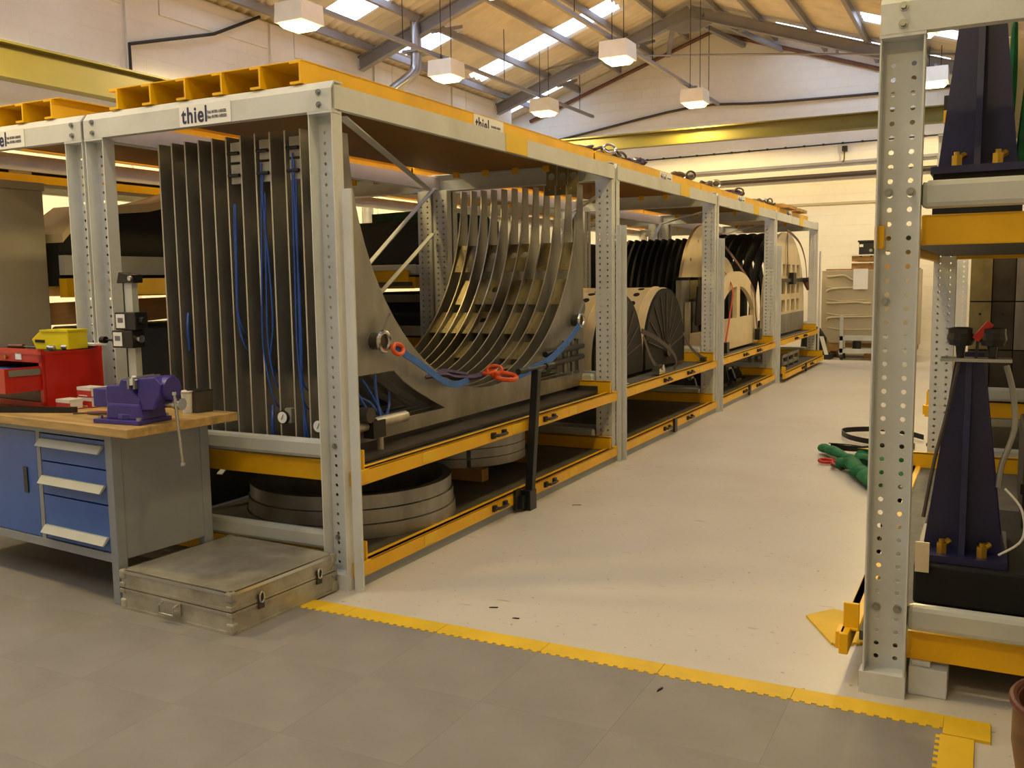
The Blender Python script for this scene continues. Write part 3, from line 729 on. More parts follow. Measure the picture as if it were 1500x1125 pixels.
ribbon([(-3.2, 10.46, 1.0), (-3.12, 10.56, .8), (-3.05, 10.66, .70), (-3.0, 10.72, .66)], .04, .006).build('webbing', STRAP, t)
M().box(-3.04, -2.98, 10.66, 10.74, .635, .68).build('buckle', STEELD, t)
tag(M().prism([(-3.3, 7.95), (-3.02, 7.9), (-3.0, 8.16), (-3.28, 8.2)], 'z', .633, .636).build('paper_sheet', PAPER), 'white paper sheet lying on the second tray', 'paper')

# ================================================================== bay 3: dome of ribs and windowed arch
t = thing('rib_dome', 'dark ribbed dome with a cream end plate in the third bay', 'mould', (-4, 12.6, .63))
dm = [(11.5, .66), (13.7, .66), (13.7, 1.2)] + arc(12.6, 1.2, 1.1, 0, pi, 28) + [(11.5, 1.2)]
din = [(11.7, .80), (13.5, .80), (13.5, 1.18)] + arc(12.6, 1.2, .9, 0, pi, 20)
rm = M().prism(dm, 'x', 0, .03, [din]).mesh('rib_plate', CHAR)
for k in range(11): inst('rib_plate', rm, t, (-4.62 + k * .095, 0, 0))
M().prism([(11.62, .66), (13.58, .66), (13.58, 1.2)] + arc(12.6, 1.2, .98, 0, pi, 24) + [(11.62, 1.2)], 'x', -4.6, -3.62).build('skin', CHAR, t, smooth=True)
ep = [(11.5, 1.62), (13.7, 1.62)] + arc(12.6, 1.2, 1.13, radians(22), radians(158), 26)
M().prism(ep, 'x', -3.58, -3.54, [circ(11.95, 1.85, .025, 8), circ(12.3, 2.1, .025, 8), circ(13.2, 1.9, .025, 8)]).build('end_plate', CREAM, t)
for k in range(5): M().box(-3.6, -3.53, 11.5 + k * .4, 11.86 + k * .4, .80, 1.58 + .0).build('lower_panel', LINER if k % 2 else STEEL, t)
for k in range(3): M().box(-3.52, -3.46, 11.62 + k * .35, 11.70 + k * .35, .66, 1.3).build('prop', ALU, t)
t = thing('window_arch', 'cream arched panel with two dark windows in the third bay', 'mould', (-3.1, 12.7, .63))
yc, zc = 12.72, .62
oa = [(yc - 1.22, .66), (yc + 1.22, .66), (yc + 1.22, .95)] + [(yc + 1.22 * cos(a), .95 + .74 * sin(a)) for a in [pi * i / 30 for i in range(1, 30)]] + [(yc - 1.22, .95)]
def win(y0, y1):
    pts = [(y0, 1.06), (y1, 1.06)]
    for i in range(9):
        yy = y1 + (y0 - y1) * i / 8
        pts.append((yy, .93 + .56 * math.sqrt(max(.02, 1 - ((yy - yc) / 1.02) ** 2))))
    return pts
M().prism(oa, 'x', -3.16, -3.10, [win(yc - .94, yc - .07), win(yc + .10, yc + .94)]).build('arch_panel', CREAM, t)
M().prism([(yc - 1.0, 1.0), (yc + 1.0, 1.0), (yc + .9, 1.5), (yc - .9, 1.5)], 'x', -3.42, -3.40).build('backing', CHAR, t)
M().box(-3.45, -3.12, yc - 1.1, yc + 1.1, .66, .9).build('sill_box', CREAM, t)
for dy in (-.35, .5): M().box(-3.36, -3.3, yc + dy, yc + dy + .2, .9, 1.45).build('window_post', STEEL, t)
M().prism([(13.2, .7), (14.1, .7), (14.1, 1.5)] + [(13.2 + .9 * cos(a), 1.3 + .62 * sin(a)) for a in [radians(12 + i * 8) for i in range(20)]] + [(12.3, 1.3)], 'x', -3.5, -3.46).build('rear_panel', CREAM, t)
t = thing('ratchet_strap', 'red ratchet strap over the camera side of the windowed arch', 'strap', (-3.05, 12, 1))
ribbon([(-3.52, 12.7, 2.0), (-3.3, 12.45, 1.78), (-3.08, 12.3, 1.5), (-3.07, 12.15, 1.1), (-3.05, 11.85, .75)], .055, .006).build('webbing', REDS, t)
M().box(-3.07, -3.0, 11.76, 11.88, .64, .78).build('buckle', BLACK, t)
t = thing('ratchet_strap', 'brown-red ratchet strap over the far side of the windowed arch', 'strap', (-3.05, 13.4, 1))
ribbon([(-3.54, 12.9, 2.28), (-3.3, 13.2, 1.9), (-3.08, 13.5, 1.45), (-3.07, 13.65, 1.1), (-3.05, 13.7, .85)], .055, .006).build('webbing', PIPEB, t)
M().box(-3.07, -3.0, 13.62, 13.78, .70, .86).build('buckle', BLACK, t)

# ================================================================== bay 4: narrow cradle
t = thing('arched_cradle', 'tall arched cream cradle with square openings in the farthest bay', 'mould', (-3.5, 16.2, .63))
yc = 16.25
def half(r, z): return [(yc + r * 1.0 * cos(a), 1.0 + z * sin(a)) for a in [pi * i / 28 for i in range(29)]]
oa = [(yc - 1.72, .66), (yc + 1.72, .66)] + half(1.72, 1.36)
holes = []
for zz in (1.02, 1.32, 1.62):
    for yy in (-1.15, -.75, -.35, .05, .5, .92):
        if abs(yy + .15) < 1.3 - (zz - 1) * .9 or yy > 0: holes.append([(yc + yy, zz), (yc + yy + .3, zz), (yc + yy + .3, zz + .2), (yc + yy, zz + .2)])
M().prism(oa, 'x', -3.20, -3.15, holes).build('arch_plate', CREAM, t)
M().box(-3.145, -3.13, yc - 1.6, yc + 1.6, .66, .98).build('lower_panel', STEEL, t)
rm = M().prism(oa, 'x', 0, .03, [[(yc - 1.4, .8), (yc + 1.4, .8), (yc + 1.4, 1.0)] + half(1.4, 1.1)[1:-1] + [(yc - 1.4, 1.0)]]).mesh('rib_plate', CHAR)
for k in range(7): inst('rib_plate', rm, t, (-4.4 + k * .17, 0, 0))
M().cyl((-3.2, yc + 1.3, 1.55), (-3.0, yc + 1.3, 1.55), .04, 10).build('clamp', BLACK, t)
M().bar((-3.12, yc - .9, 1.55), (-3.12, yc + 1.6, 1.55), .06, .06).build('clamp_bar', BLACK, t)
M().box(-3.14, -3.06, yc + .2, yc + .45, 1.48, 1.68).build('clamp_head', BLACK, t)
M().cyl((-3.12, yc + 1.62, 1.58), (-3.06, yc + 1.62, 1.36), .07, 10, .02).build('clamp_foot', DKRED, t)
t = thing('ratchet_strap', 'brown-red strap looped over the arched cradle in the farthest bay', 'strap', (-3.1, 17, 1.5))
ribbon([(-3.13, 16.35, 1.6), (-3.12, 16.2, 2.0), (-3.14, 16.3, 2.3), (-3.18, 16.5, 2.39), (-3.13, 17.3, 2.22), (-3.1, 17.75, 1.9), (-3.08, 17.85, 1.5)], .05, .006).build('webbing', DKRED, t)
# loose work on the far trays
t = thing('work_stand', 'low steel box frame on the pulled-out lower tray of the farthest bay', 'frame', (-3.3, 15.9, .14))
for (a, b) in (((-3.5, 15.2, .2), (-3.0, 15.2, .2)), ((-3.5, 16.6, .2), (-3.0, 16.6, .2)), ((-3.0, 15.2, .2), (-3.0, 16.6, .2)), ((-3.5, 15.2, .2), (-3.5, 16.6, .2)), ((-3.0, 15.2, .33), (-3.0, 16.6, .33)), ((-3.5, 15.2, .33), (-3.5, 16.6, .33))):
    M().bar(a, b, .05, .05).build('rail', STEEL, t)
for y_ in (15.2, 15.66, 16.12, 16.6):
    for x_ in (-3.0, -3.5): M().box(x_ - .025, x_ + .025, y_ - .025, y_ + .025, .13, .34).build('upright', STEEL, t)
random.seed(11)
for i in range(7):
    y_ = 11.35 + i * .38; h = random.uniform(.16, .3)
    t = thing('clamp_fixture', ['first', 'second', 'third', 'fourth', 'fifth', 'sixth', 'farthest'][i] + ' small dark clamp fixture from the camera end, lower tray of the third bay', 'fixture', (-3.35, y_, .13), random.uniform(-.3, .3), 'clamp fixtures on the lower third tray')
    M().box(-.2, .15, -.1, .1, 0, .04).build('foot', STEELD, t, local=True)
    M().prism([(-.1, .04), (.1, .04), (.05, h), (-.06, h)], 'y', -.03, .03).build('upright', NAVY if i % 2 else STEELD, t, local=True)
    M().cyl((.0, -.06, h), (.0, .06, h), .025, 10).build('screw', ZINC, t, local=True)

# ================================================================== slings lying on the rack tops
def sling_heap(y, L, label, seed, m):
    random.seed(seed)
    t = thing('sling_heap', label, 'sling', (-3.3, y, 2.722), 0, 'slings heaped on the rack tops')
    for k in range(3):
        pts = []
        for i in range(9):
            pts.append((-3.3 + random.uniform(-.12, .1), y + L * i / 8 + random.uniform(-.05, .05), 2.745 + random.uniform(0, .07)))
        M().tube(spline(pts, 4), .022, 7, flat=.6).build('webbing', m, t, smooth=True)
    for k in range(max(2, int(L / .35))):
        c = (-3.22 + random.uniform(-.1, .06), y + random.uniform(0, L), 2.79)
        link(c, .05, .012, 1.2, .9, random.uniform(.8, 1.6), random.uniform(0, 3), t, CHROME if k % 2 else STEELD, 'shackle')
    return t
sling_heap(7.35, 1.3, 'longest heap of purple slings and shackles, on top of the nearest bays', 1, PURP)
sling_heap(9.0, .25, 'single shackle on a short purple sling on the second bay top', 2, PURP)
sling_heap(10.4, .5, 'small dark heap of slings near the second bay sign', 3, STRAP)
sling_heap(11.6, .3, 'little tangle of shackles on top of the third bay', 4, STRAP)
sling_heap(13.0, .45, 'purple sling tangle at the far end of the third bay top', 5, PURP)
sling_heap(14.6, .9, 'dark sling heap on top of the farthest bay', 6, STRAP)
for i, (y_, lb) in enumerate(((15.55, 'flat wooden board on top of the farthest bay, nearer one'), (16.5, 'flat wooden board on top of the farthest bay, farther one'))):
    tag(M().box(-3.6, -3.0, y_, y_ + .75, 2.723, 2.77).box(-3.5, -3.1, y_ + .1, y_ + .6, 2.77, 2.80).build('board', PALL), lb, 'board')

# ================================================================== workbench and what stands on it
BH = .93
bench = thing('workbench', 'grey steel workbench with three blue drawers and a thick wooden top', 'workbench', (-3.835, 3.085, 0), radians(-5))
# local: x to the left is negative, y away from the camera
M().box(-1.75, .242, -.074, .59, BH - .045, BH).build('worktop', WOOD, bench, local=True, bevel=.004)
for x0, y0 in ((-.055, 0), (-.055, .535), (-1.7, 0), (-1.7, .535)):
    M().box(x0, x0 + .055, y0, y0 + .055, .009, BH - .05).build('leg', GREYB, bench, local=True, bevel=.003)
M().box(-1.68, -.056, .004, .03, BH - .085, BH - .05).build('top_rail', GREYB, bench, local=True)
M().box(-1.68, -.056, .004, .05, .22, .265).build('bottom_rail', GREYB, bench, local=True)
M().box(-.022, -.006, .056, .535, .235, BH - .05).build('side_panel', GREYB, bench, local=True)
M().box(-1.68, -.03, .03, .54, .225, .24).build('floor_panel', GREYB, bench, local=True)
M().box(-1.68, -.03, .545, .56, .24, BH - .055).build('back_panel', GREYB, bench, local=True)
M().box(-.665, -.63, .006, .52, .24, BH - .055).build('divider', GREYB, bench, local=True)
zs = (.268, .51, .69, .84)
for i in range(3):
    d = M().box(-.625, -.062, .008, .028, zs[i] + .004, zs[i + 1] - .004).box(-.61, -.08, .03, .5, zs[i] + .02, zs[i + 1] - .04).build('drawer', BLUE, bench, local=True)
    zt = zs[i + 1] - (.045 if i == 2 else .05) if i else zs[1] - .155 + .0
    zt = (zs[i + 1] + zs[i]) / 2 + .02 if i == 2 else (zs[i] + .075 if i else zs[i] + .05)
    M().prism([(.008, zt + .02), (-.028, zt - .012), (-.034, zt - .008), (-.006, zt + .028), (.008, zt + .028)], 'x', -.615, -.072).build('handle', SILV, d, local=True)
dr = M().box(-1.15, -.672, .008, .028, .27, BH - .09).build('door', BLUE, bench, local=True)
M().box(-.80, -.765, .002, .009, .50, .64).build('handle', BLACK, dr, local=True)
M().box(-1.64, -1.16, .008, .028, .27, BH - .09).build('door', BLUE, bench, local=True)
BM = Matrix.Translation((-3.835, 3.085, 0)) @ Matrix.Rotation(radians(-5), 4, 'Z')
def bw(x, y, z=BH): return BM @ Vector((x, y, z))

# vice
vp = Vector((-3.73, 3.20, BH)); vi = thing('bench_vice', 'violet-blue bench vice bolted to the near corner of the workbench', 'vice', vp, radians(4))
M().box(-.22, .08, -.11, .11, 0, .022).cyl((-.04, 0, .022), (-.04, 0, .05), .095, 20).build('base', VISE, vi, local=True, bevel=.004)
for x_, y_ in ((-.19, .09), (-.19, -.09), (.06, .09), (.06, -.09)): M().cyl((x_, y_, .022), (x_, y_, .036), .013, 6).build('bolt', ZINC, vi, local=True)
M().prism([(-.15, .05), (.05, .05), (.06, .12), (.02, .15), (-.005, .215), (-.06, .222), (-.075, .19), (-.16, .185), (-.165, .12)], 'y', -.075, .075).build('fixed_jaw', VISE, vi, local=True, bevel=.008)
M().prism([(-.16, .018), (.075, .018), (.06, .10), (-.15, .10)], 'y', -.085, .085).build('pedestal', VISE, vi, local=True, bevel=.01)
M().box(-.27, -.15, -.055, .055, .075, .165).build('slide', VISE, vi, local=True, bevel=.004)
M().prism([(.03, .225), (.045, .18), (.035, .12), (.06, .07), (.14, .075), (.16, .12), (.18, .14), (.19, .2), (.15, .235)], 'y', -.07, .07).build('moving_jaw', VISE, vi, local=True, bevel=.008)
M().cyl((.08, 0, .175), (.20, 0, .175), .058, 20).build('barrel', VISE, vi, local=True, smooth=True)
M().box(-.008, .004, -.085, .085, .175, .232).build('jaw_plate', STEEL, vi, local=True); M().box(.03, .042, -.085, .085, .175, .232).build('jaw_plate', STEEL, vi, local=True)
M().cyl((.14, 0, .10), (.245, 0, .10), .021, 12).cyl((.215, -.0, .10), (.255, 0, .10), .03, 12).build('screw', CHROME, vi, local=True, smooth=True)
hb = M().cyl((.236, -.03, .15), (.236, .0, -.19), .0075, 8).build('handle_bar', CHROME, vi, local=True)
for p in ((.236, -.032, .156), (.236, .001, -.196)): M().cyl((p[0], p[1], p[2] - .008), (p[0], p[1], p[2] + .008), .013, 10).build('end_knob', CHROME, hb, local=True)
tag(M().prism([(0, 0), (.035, .005), (.05, .03), (.03, .05), (.02, .035), (.005, .03)], 'y', -.02, .0).build('paper_scrap', PAPER), 'crumpled white paper scrap in the vice jaws', 'paper')
bpy.data.objects['paper_scrap'].location = (vp.x + .0, vp.y - .06, BH + .19)
# cup and can
t = thing('paper_cup', 'small white cup behind the vice', 'cup', Vector((-3.775, 3.53, BH)))
M().lathe([(.026, 0), (.032, .115)], (0, 0, 0), 18).build('body', WHITE, t, smooth=True, local=True); M().torus((0, 0, .115), .034, .005, 'z', 18, 6).build('rim', WHITE, t, local=True)
t = thing('metal_block', 'rusty dark steel block standing at the far edge of the worktop', 'block', Vector((-3.75, 3.59, BH)), radians(-15))
M().box(-.05, .05, -.05, .05, 0, .115).build('body', STEELD, t, local=True, bevel=.004); M().box(-.052, .052, -.052, .052, .112, .12).build('top_plate', BLACK, t, local=True)
# cartons
def carton(x, y, z, rz, label):
    p = Vector((x, y, z)); t = thing('small_carton', label, 'carton', p, rz, 'red and white cartons on the workbench')
    M().box(0, .12, 0, .085, 0, .056).build('box', REDB, t, local=True)
    M().box(-.0008, .1208, -.0008, .0858, .038, .0565).build('lid', WHITE, t, local=True)
    M().box(.1201, .121, .006, .079, .006, .04).build('end_label', PAPER, t, local=True)
    M().box(.015, .09, -.0012, 0, .006, .012).build('print', WHITE, t, local=True)
carton(-4.60, 3.36, BH, radians(-4), 'red and white carton alone, leftmost in front of the red toolbox')
carton(-4.565, 3.47, BH, radians(-4), 'red and white carton under another, left of the vice')
carton(-4.565, 3.47, BH + .058, radians(-4), 'red and white carton on top of another, left of the vice')
carton(-4.44, 3.54, BH + .0, radians(-4), 'red and white carton half hidden behind the vice, lower one')
carton(-4.44, 3.54, BH + .058, radians(-4), 'red and white carton half hidden behind the vice, upper one')
tag(M().bar((-4.80, 3.14, BH + .016), (-4.36, 3.30, BH + .016), .03, .03).build('steel_bar', BLACK), 'black square bar lying along the front of the workbench', 'bar')
t = thing('pliers', 'pair of pliers with a red grip left of the vice', 'pliers', Vector((-4.20, 3.27, BH)), radians(10))
M().tube(spline([(-.1, -.02, .008), (-.02, 0, .01), (.08, .02, .01)], 4), .005, 6).build('jaw', STEELD, t, local=True)
M().tube(spline([(-.03, .0, .01), (.04, .035, .012), (.09, .04, .012)], 4), .008, 6).build('handle', RED, t, local=True, label='red grip')
M().tube(spline([(-.02, 0, .01), (.05, -.0, .012), (.12, .01, .012)], 4), .008, 6).build('handle', STEELD, t, local=True)
# red toolbox
tb = thing('tool_chest', 'red tool chest with an open drawer on the left of the workbench', 'tool chest', (-4.70, 3.36, BH), radians(-6))
TH = .328; D = .37
M().box(-.66, 0, 0, .012, TH - .075, TH).box(-.66, 0, .01, D, 0, .02).box(-.66, 0, D - .015, D, .02, TH).box(-.012, 0, .012, D - .015, .02, TH - .03).box(-.66, -.648, .012, D - .015, .02, TH - .03).box(-.66, 0, 0, .012, 0, .03).box(-.03, 0, 0, .02, 0, TH).build('cabinet_body', RED, tb, local=True)
M().box(-.66, .004, -.004, D, TH - .03, TH - .015).build('lid_rim', RED, tb, local=True)
M().box(-.645, -.012, .012, D - .015, TH - .022, TH - .012).build('top_liner', RUBBER, tb, local=True)
d = M().box(-.645, -.02, -.20, -.19, .10, .235).box(-.645, -.02, -.19, .2, .10, .11).box(-.03, -.02, -.19, .2, .11, .235).box(-.645, -.635, -.19, .2, .11, .235).build('drawer', RED, tb, local=True)
M().box(-.018, -.012, -.18, .2, .19, .225).build('runner', ZINC, d, local=True); M().box(-.62, -.04, -.17, .2, .115, .21).build('drawer_tray', BLUE, d, local=True)
M().box(-.645, -.015, .02, .06, .03, .09).build('drawer', DKRED, tb, local=True)
bd = M().box(-.26, -.2, -.004, .0, TH - .062, TH - .025).build('badge', PAPER, tb, local=True)
M().cyl((-.36, 0, TH - .05), (-.36, -.012, TH - .05), .012, 12).build('lock', BRASS, tb, local=True)
TM = Matrix.Translation((-4.70, 3.36, BH)) @ Matrix.Rotation(radians(-6), 4, 'Z')
def tw(x, y, z=TH - .012): return TM @ Vector((x, y, z))
t = thing('parts_bin', 'small bright yellow plastic parts bin on top of the red tool chest', 'bin', tw(-.15, .2), radians(8))
M().prism([(-.1, 0), (.14, 0), (.14, .11), (-.06, .11), (-.13, .06)], 'y', -.075, .075).build('bin_body', YBIN, t, local=True, bevel=.006)
M().box(-.062, .145, -.08, .08, .104, .114).build('rim', YBIN, t, local=True); M().bar((-.1, -.077, .05), (-.03, -.077, .048), .004, .016).build('label_slot', BLACK, t, local=True)
tag(M().prism([(0, 0), (.16, .02), (.2, .1), (.05, .12)], 'z', 0, .012).build('cloth_scrap', PAPER), 'white paper wipe at the back corner of the tool chest top', 'paper')
bpy.data.objects['cloth_scrap'].location = tw(-.16, .24, TH + .004); bpy.data.objects['cloth_scrap'].rotation_euler = (0, .04, .5)
random.seed(5)
for i, (x_, y_, lb) in enumerate(((-.05, .08, 'small chrome socket on the tool chest top, nearest the right edge'), (-.10, .10, 'small chrome fitting beside the yellow parts bin'), (-.04, .15, 'round chrome nut behind the socket on the tool chest'))):
    tag(M().cyl((0, 0, 0), (.03, .01, 0), .014, 10).build('socket', CHROME, smooth=True), lb, 'socket'); COL.objects[-1].location = tw(x_, y_, TH + .003)
t = thing('screwdriver', 'screwdriver lying at the front of the tool chest top', 'screwdriver', tw(-.38, .1), radians(5))
M().cyl((-.1, 0, .014), (.02, 0, .014), .013, 10).build('grip', DKRED, t, local=True, smooth=True); M().cyl((.02, 0, .014), (.16, 0, .012), .004, 8).build('blade', STEEL, t, local=True)
# height gauge
hp = Vector((-4.22, 3.585, BH))
t = thing('height_gauge', 'tall silver height gauge with two black digital readouts behind the workbench vice', 'gauge', hp)
M().box(-.09, .09, -.06, .06, 0, .05).build('base', BLACK, t, local=True, bevel=.005)
M().box(-.032, .032, -.02, .02, .05, .70).build('column', SILV, t, local=True); M().box(-.034, -.029, -.024, -.02, .05, .70).build('scale', BLACK, t, local=True)
M().prism([(-.07, .69), (.06, .69), (.06, .735), (-.05, .75)], 'y', -.035, .035).build('head_cap', BLACK, t, local=True, bevel=.004); M().cyl((.05, -.05, .715), (.05, -.035, .715), .014, 10).build('cap_screw', CHROME, t, local=True)
for z_, s in ((.435, .0), (.335, -.03)):
    h = M().box(-.075 + s, .085 + s, -.055, .03, z_, z_ + .096).build('readout', BLACK, t, local=True, bevel=.004)
    M().box(-.062 + s, .005 + s, -.058, -.054, z_ + .01, z_ + .086).build('display', PAPER, h, local=True)
    M().box(-.048 + s, -.008 + s, -.0595, -.0575, z_ + .04, z_ + .066).build('digits', GREYTXT, h, local=True)
    M().cyl((.085 + s, -.02, z_ + .05), (.12 + s, -.02, z_ + .05), .02, 12).build('knob', CHROME if s else BLACK, h, local=True)
M().cyl((-.1, -.02, .375), (-.2, -.02, .375), .006, 8).cyl((-.2, -.02, .375), (-.235, -.02, .375), .02, 10).build('scriber', BLACK, t, local=True)

# aluminium case
t = thing('aluminium_case', 'scuffed flat aluminium transit case on the floor in front of the rack post', 'case', (-3.395, 3.40, .0085), radians(-3))
hx, hy, hh = .385, .355, .195
M().box(-hx, hx, -hy, hy, .0, .105).build('case_body', ALU, t, local=True, bevel=.006)
M().box(-hx, hx, -hy, hy, .108, hh).build('lid', ALU, t, local=True, bevel=.006)
for z0, z1 in ((.0, .012), (.09, .104), (.109, .122), (hh - .014, hh + .002)):
    M().box(-hx - .004, hx + .004, -hy - .004, hy + .004, z0, z1).build('edge_trim', CHROME if z0 > .15 else ALU, t, local=True)
M().box(-hx + .012, hx - .012, -hy + .012, hy - .012, hh, hh + .004).build('top_sheet', ALU, t, local=True)
for sx in (-1, 1):
    for sy in (-1, 1):
        x_, y_ = sx * hx, sy * hy
        for z_ in (.028, .092, .122, hh - .02):
            M().box(x_ - sx * .035, x_ + sx * .008, y_ - sy * .035, y_ + sy * .008, z_ - .025, z_ + .024).build('corner_cap', ALU, t, local=True, bevel=.01) if z_ in (.028, hh - .02) else M().box(x_ - sx * .03, x_ + sx * .007, y_ - sy * .03, y_ + sy * .007, z_ - .012, z_ + .012).build('corner_cap', ALU, t, local=True, bevel=.004)
h = M().box(-.09, .05, -hy - .008, -hy - .002, .035, .095).build('handle', ALU, t, local=True)
M().tube([(-.07, -hy - .008, .085), (-.07, -hy - .035, .08), (-.07, -hy - .035, .04), (.03, -hy - .035, .04), (.03, -hy - .035, .08), (.03, -hy - .008, .085)], .006, 6).build('bail', CHROME, h, local=True)
for y_ in (-.18, .22):
    l = M().box(hx + .002, hx + .012, y_ - .018, y_ + .018, .075, .145).build('latch', STEELD, t, local=True)
    M().torus((hx + .016, y_, .13), .018, .004, 'x', 12, 6, .8, 1.4).build('latch_loop', CHROME, l, local=True)

# ================================================================== left background
t = thing('cabinet', 'plain beige steel cabinet at the left edge behind the tool chest', 'cabinet', (-6.2, 4.1, 0))
M().box(-6.38, -6.0, 3.86, 4.39, 0, 2.28).build('body', CABIN, t, bevel=.006); M().box(-6.39, -5.99, 3.85, 4.40, 2.28, 2.335).build('top_cap', CABIN, t, bevel=.004)
M().box(-6.36, -6.02, 3.845, 3.858, .1, 2.25).build('door', CABIN, t)
t = thing('moulded_shell', 'black moulded shell with a pale flange on the rack level behind the grey posts', 'mould', (-6.1, 5.1, 1.61))
fl = [(4.45, 1.88), (4.45, 1.97), (4.55, 2.07), (4.72, 2.19), (4.94, 2.20), (5.23, 2.23), (5.49, 2.29), (5.74, 2.37), (6.1, 2.4)]
M().prism([(4.45, 1.61), (6.1, 1.61)] + [(a, b - .05) for a, b in fl[::-1]], 'x', -6.32, -5.95).build('shell', CHAR, t)
M().prism([(a, b - .05) for a, b in fl[1:]] + [(a, b + .012) for a, b in fl[:0:-1]], 'x', -6.34, -5.90).build('flange', CREAM, t)
M().prism([(5.52, 1.82), (5.66, 1.82), (5.66, 1.88), (5.59, 1.93), (5.52, 1.88)], 'x', -5.94, -5.93).build('tag', YEL, t)
t = thing('equipment_box', 'black flat equipment box with pale label plates above the cabinet', 'box', (-6.5, 5.2, 2.45))
M().box(-6.60, -6.445, 4.2, 7.3, 2.44, 2.56).build('body', CHAR, t)
for y_ in (4.45, 5.2, 6.0, 6.6): M().box(-6.444, -6.438, y_, y_ + .18, 2.44, 2.485).build('label_plate', WHITE, t)
t = thing('shelf_beam', 'yellow and white beam running along the far side of the rack behind the workbench', 'beam', (-6.4, 5.7, 2.3))
M().box(-6.44, -6.37, 3.9, 7.5, 2.375, 2.435).build('yellow_rail', YEL, t); M().box(-6.44, -6.38, 3.9, 7.5, 2.30, 2.37).build('white_rail', SILV, t)
t = thing('level_beam', 'white and yellow beam under the black shell behind the grey posts', 'beam', (-5.9, 5.5, 1.6))
M().box(-5.93, -5.87, 4.43, 7.4, 1.69, 1.83).build('white_rail', SILV, t); M().box(-5.94, -5.86, 4.43, 7.4, 1.53, 1.665).build('yellow_rail', YEL, t)
tag(M().prism([(4.44, 1.49), (4.98, 1.50), (6.1, 1.52), (6.1, 1.36), (5.3, 1.32), (4.44, 1.33)], 'x', -6.12, -6.10).build('plywood_sheet', PLYW), 'pale plywood sheet standing low behind the grey posts left of the gauge', 'sheet')
tag(M().box(-6.3, -5.0, 4.6, 7.35, 0, 1.31).build('dark_crate', CHAR, bevel=.02), 'dark crate standing on the floor under the black shell', 'crate')
# green cloth bundle seen through the cradle, on the rear rack
def cloth_bundle(name, x0, y0, z1, ln, wd, n, m, label, seed):
    random.seed(seed); t = thing(name, label, 'cloth', (x0, y0, z1))
    for k in range(n):
        x_ = x0 + k * wd / n; L = ln * random.uniform(.8, 1.05)
        pts = [(x_, y0 + random.uniform(-.02, .02), z1 - L * i / 6) for i in range(7)]
        pts[0] = (x_ + .02, y0 + .05, z1); r = [wd / n * .55 * random.uniform(.8, 1.1) for _ in range(31)]
        P = spline(pts, 5); M().tube(P, .05, 9, flat=.55, rads=r[:len(P)] + [.03] * max(0, len(P) - 31)).build('fold', m, t, smooth=True)
    return t
t = thing('covered_mould', 'dark draped mould with green straps seen behind the rib cradle', 'mould', (-5.6, 8.4, 1.61))
M().prism([(7.9, 1.61), (9.0, 1.61), (9.2, 2.05), (9.0, 2.22), (7.9, 2.22)], 'x', -6.1, -4.97).build('cover', CHAR, t, bevel=.04)
for y_ in (8.05, 8.5, 8.9): ribbon([(-5.8, y_, 2.235), (-4.97, y_, 2.235), (-4.955, y_, 2.1), (-4.955, y_ + .03, 1.63)], .16, .012, 5, (0, 1, 0)).build('strap', GREEND, t)
for y0_, y1_, z1_, lb in ((7.8, 10.6, 1.5, 'dark mould on the middle rear tray under the draped mould'), (9.4, 10.7, 1.95, 'dark boxy mould beyond the draped mould in the rear row'), (11.2, 14.0, 2.1, 'long dark mould in the rear row behind the drums'), (14.6, 17.8, 2.05, 'long dark mould in the rear row behind the dome')):
    zb = 1.015 if z1_ < 1.6 else 1.61 if y0_ < 10 else 1.41
    t = thing('dark_mould', lb, 'mould', (-5.6, y0_, zb))
    M().prism([(y0_, zb), (y1_, zb), (y1_ - .1, z1_ - .15), (y1_ - .3, z1_), (y0_ + .4, z1_), (y0_, z1_ - .2)], 'x', -6.2, -5.0).build('shell', CHAR, t, bevel=.03)
    M().box(-6.2, -4.99, y0_ + .2, y0_ + .28, zb, z1_ - .02).build('flange', STEELD, t)
for y0_, y1_, z1_, lb in ((7.9, 10.7, .93, 'low dark part on the bottom rear tray behind the rib cradle'), (11.2, 14.0, 1.2, 'dark tooling block on the lower rear tray behind the drums'), (14.6, 17.8, 1.2, 'dark tooling block on the lower rear tray behind the dome')):
    t = thing('tooling_block', lb, 'tooling', (-5.6, y0_, .62))
    M().box(-6.2, -5.0, y0_, y1_, .62, z1_ - .1).build('body', CHAR, t, bevel=.02); M().box(-6.25, -4.97, y0_ - .02, y1_ + .02, z1_ - .1, z1_ - .05).build('top_plate', STEELD, t)
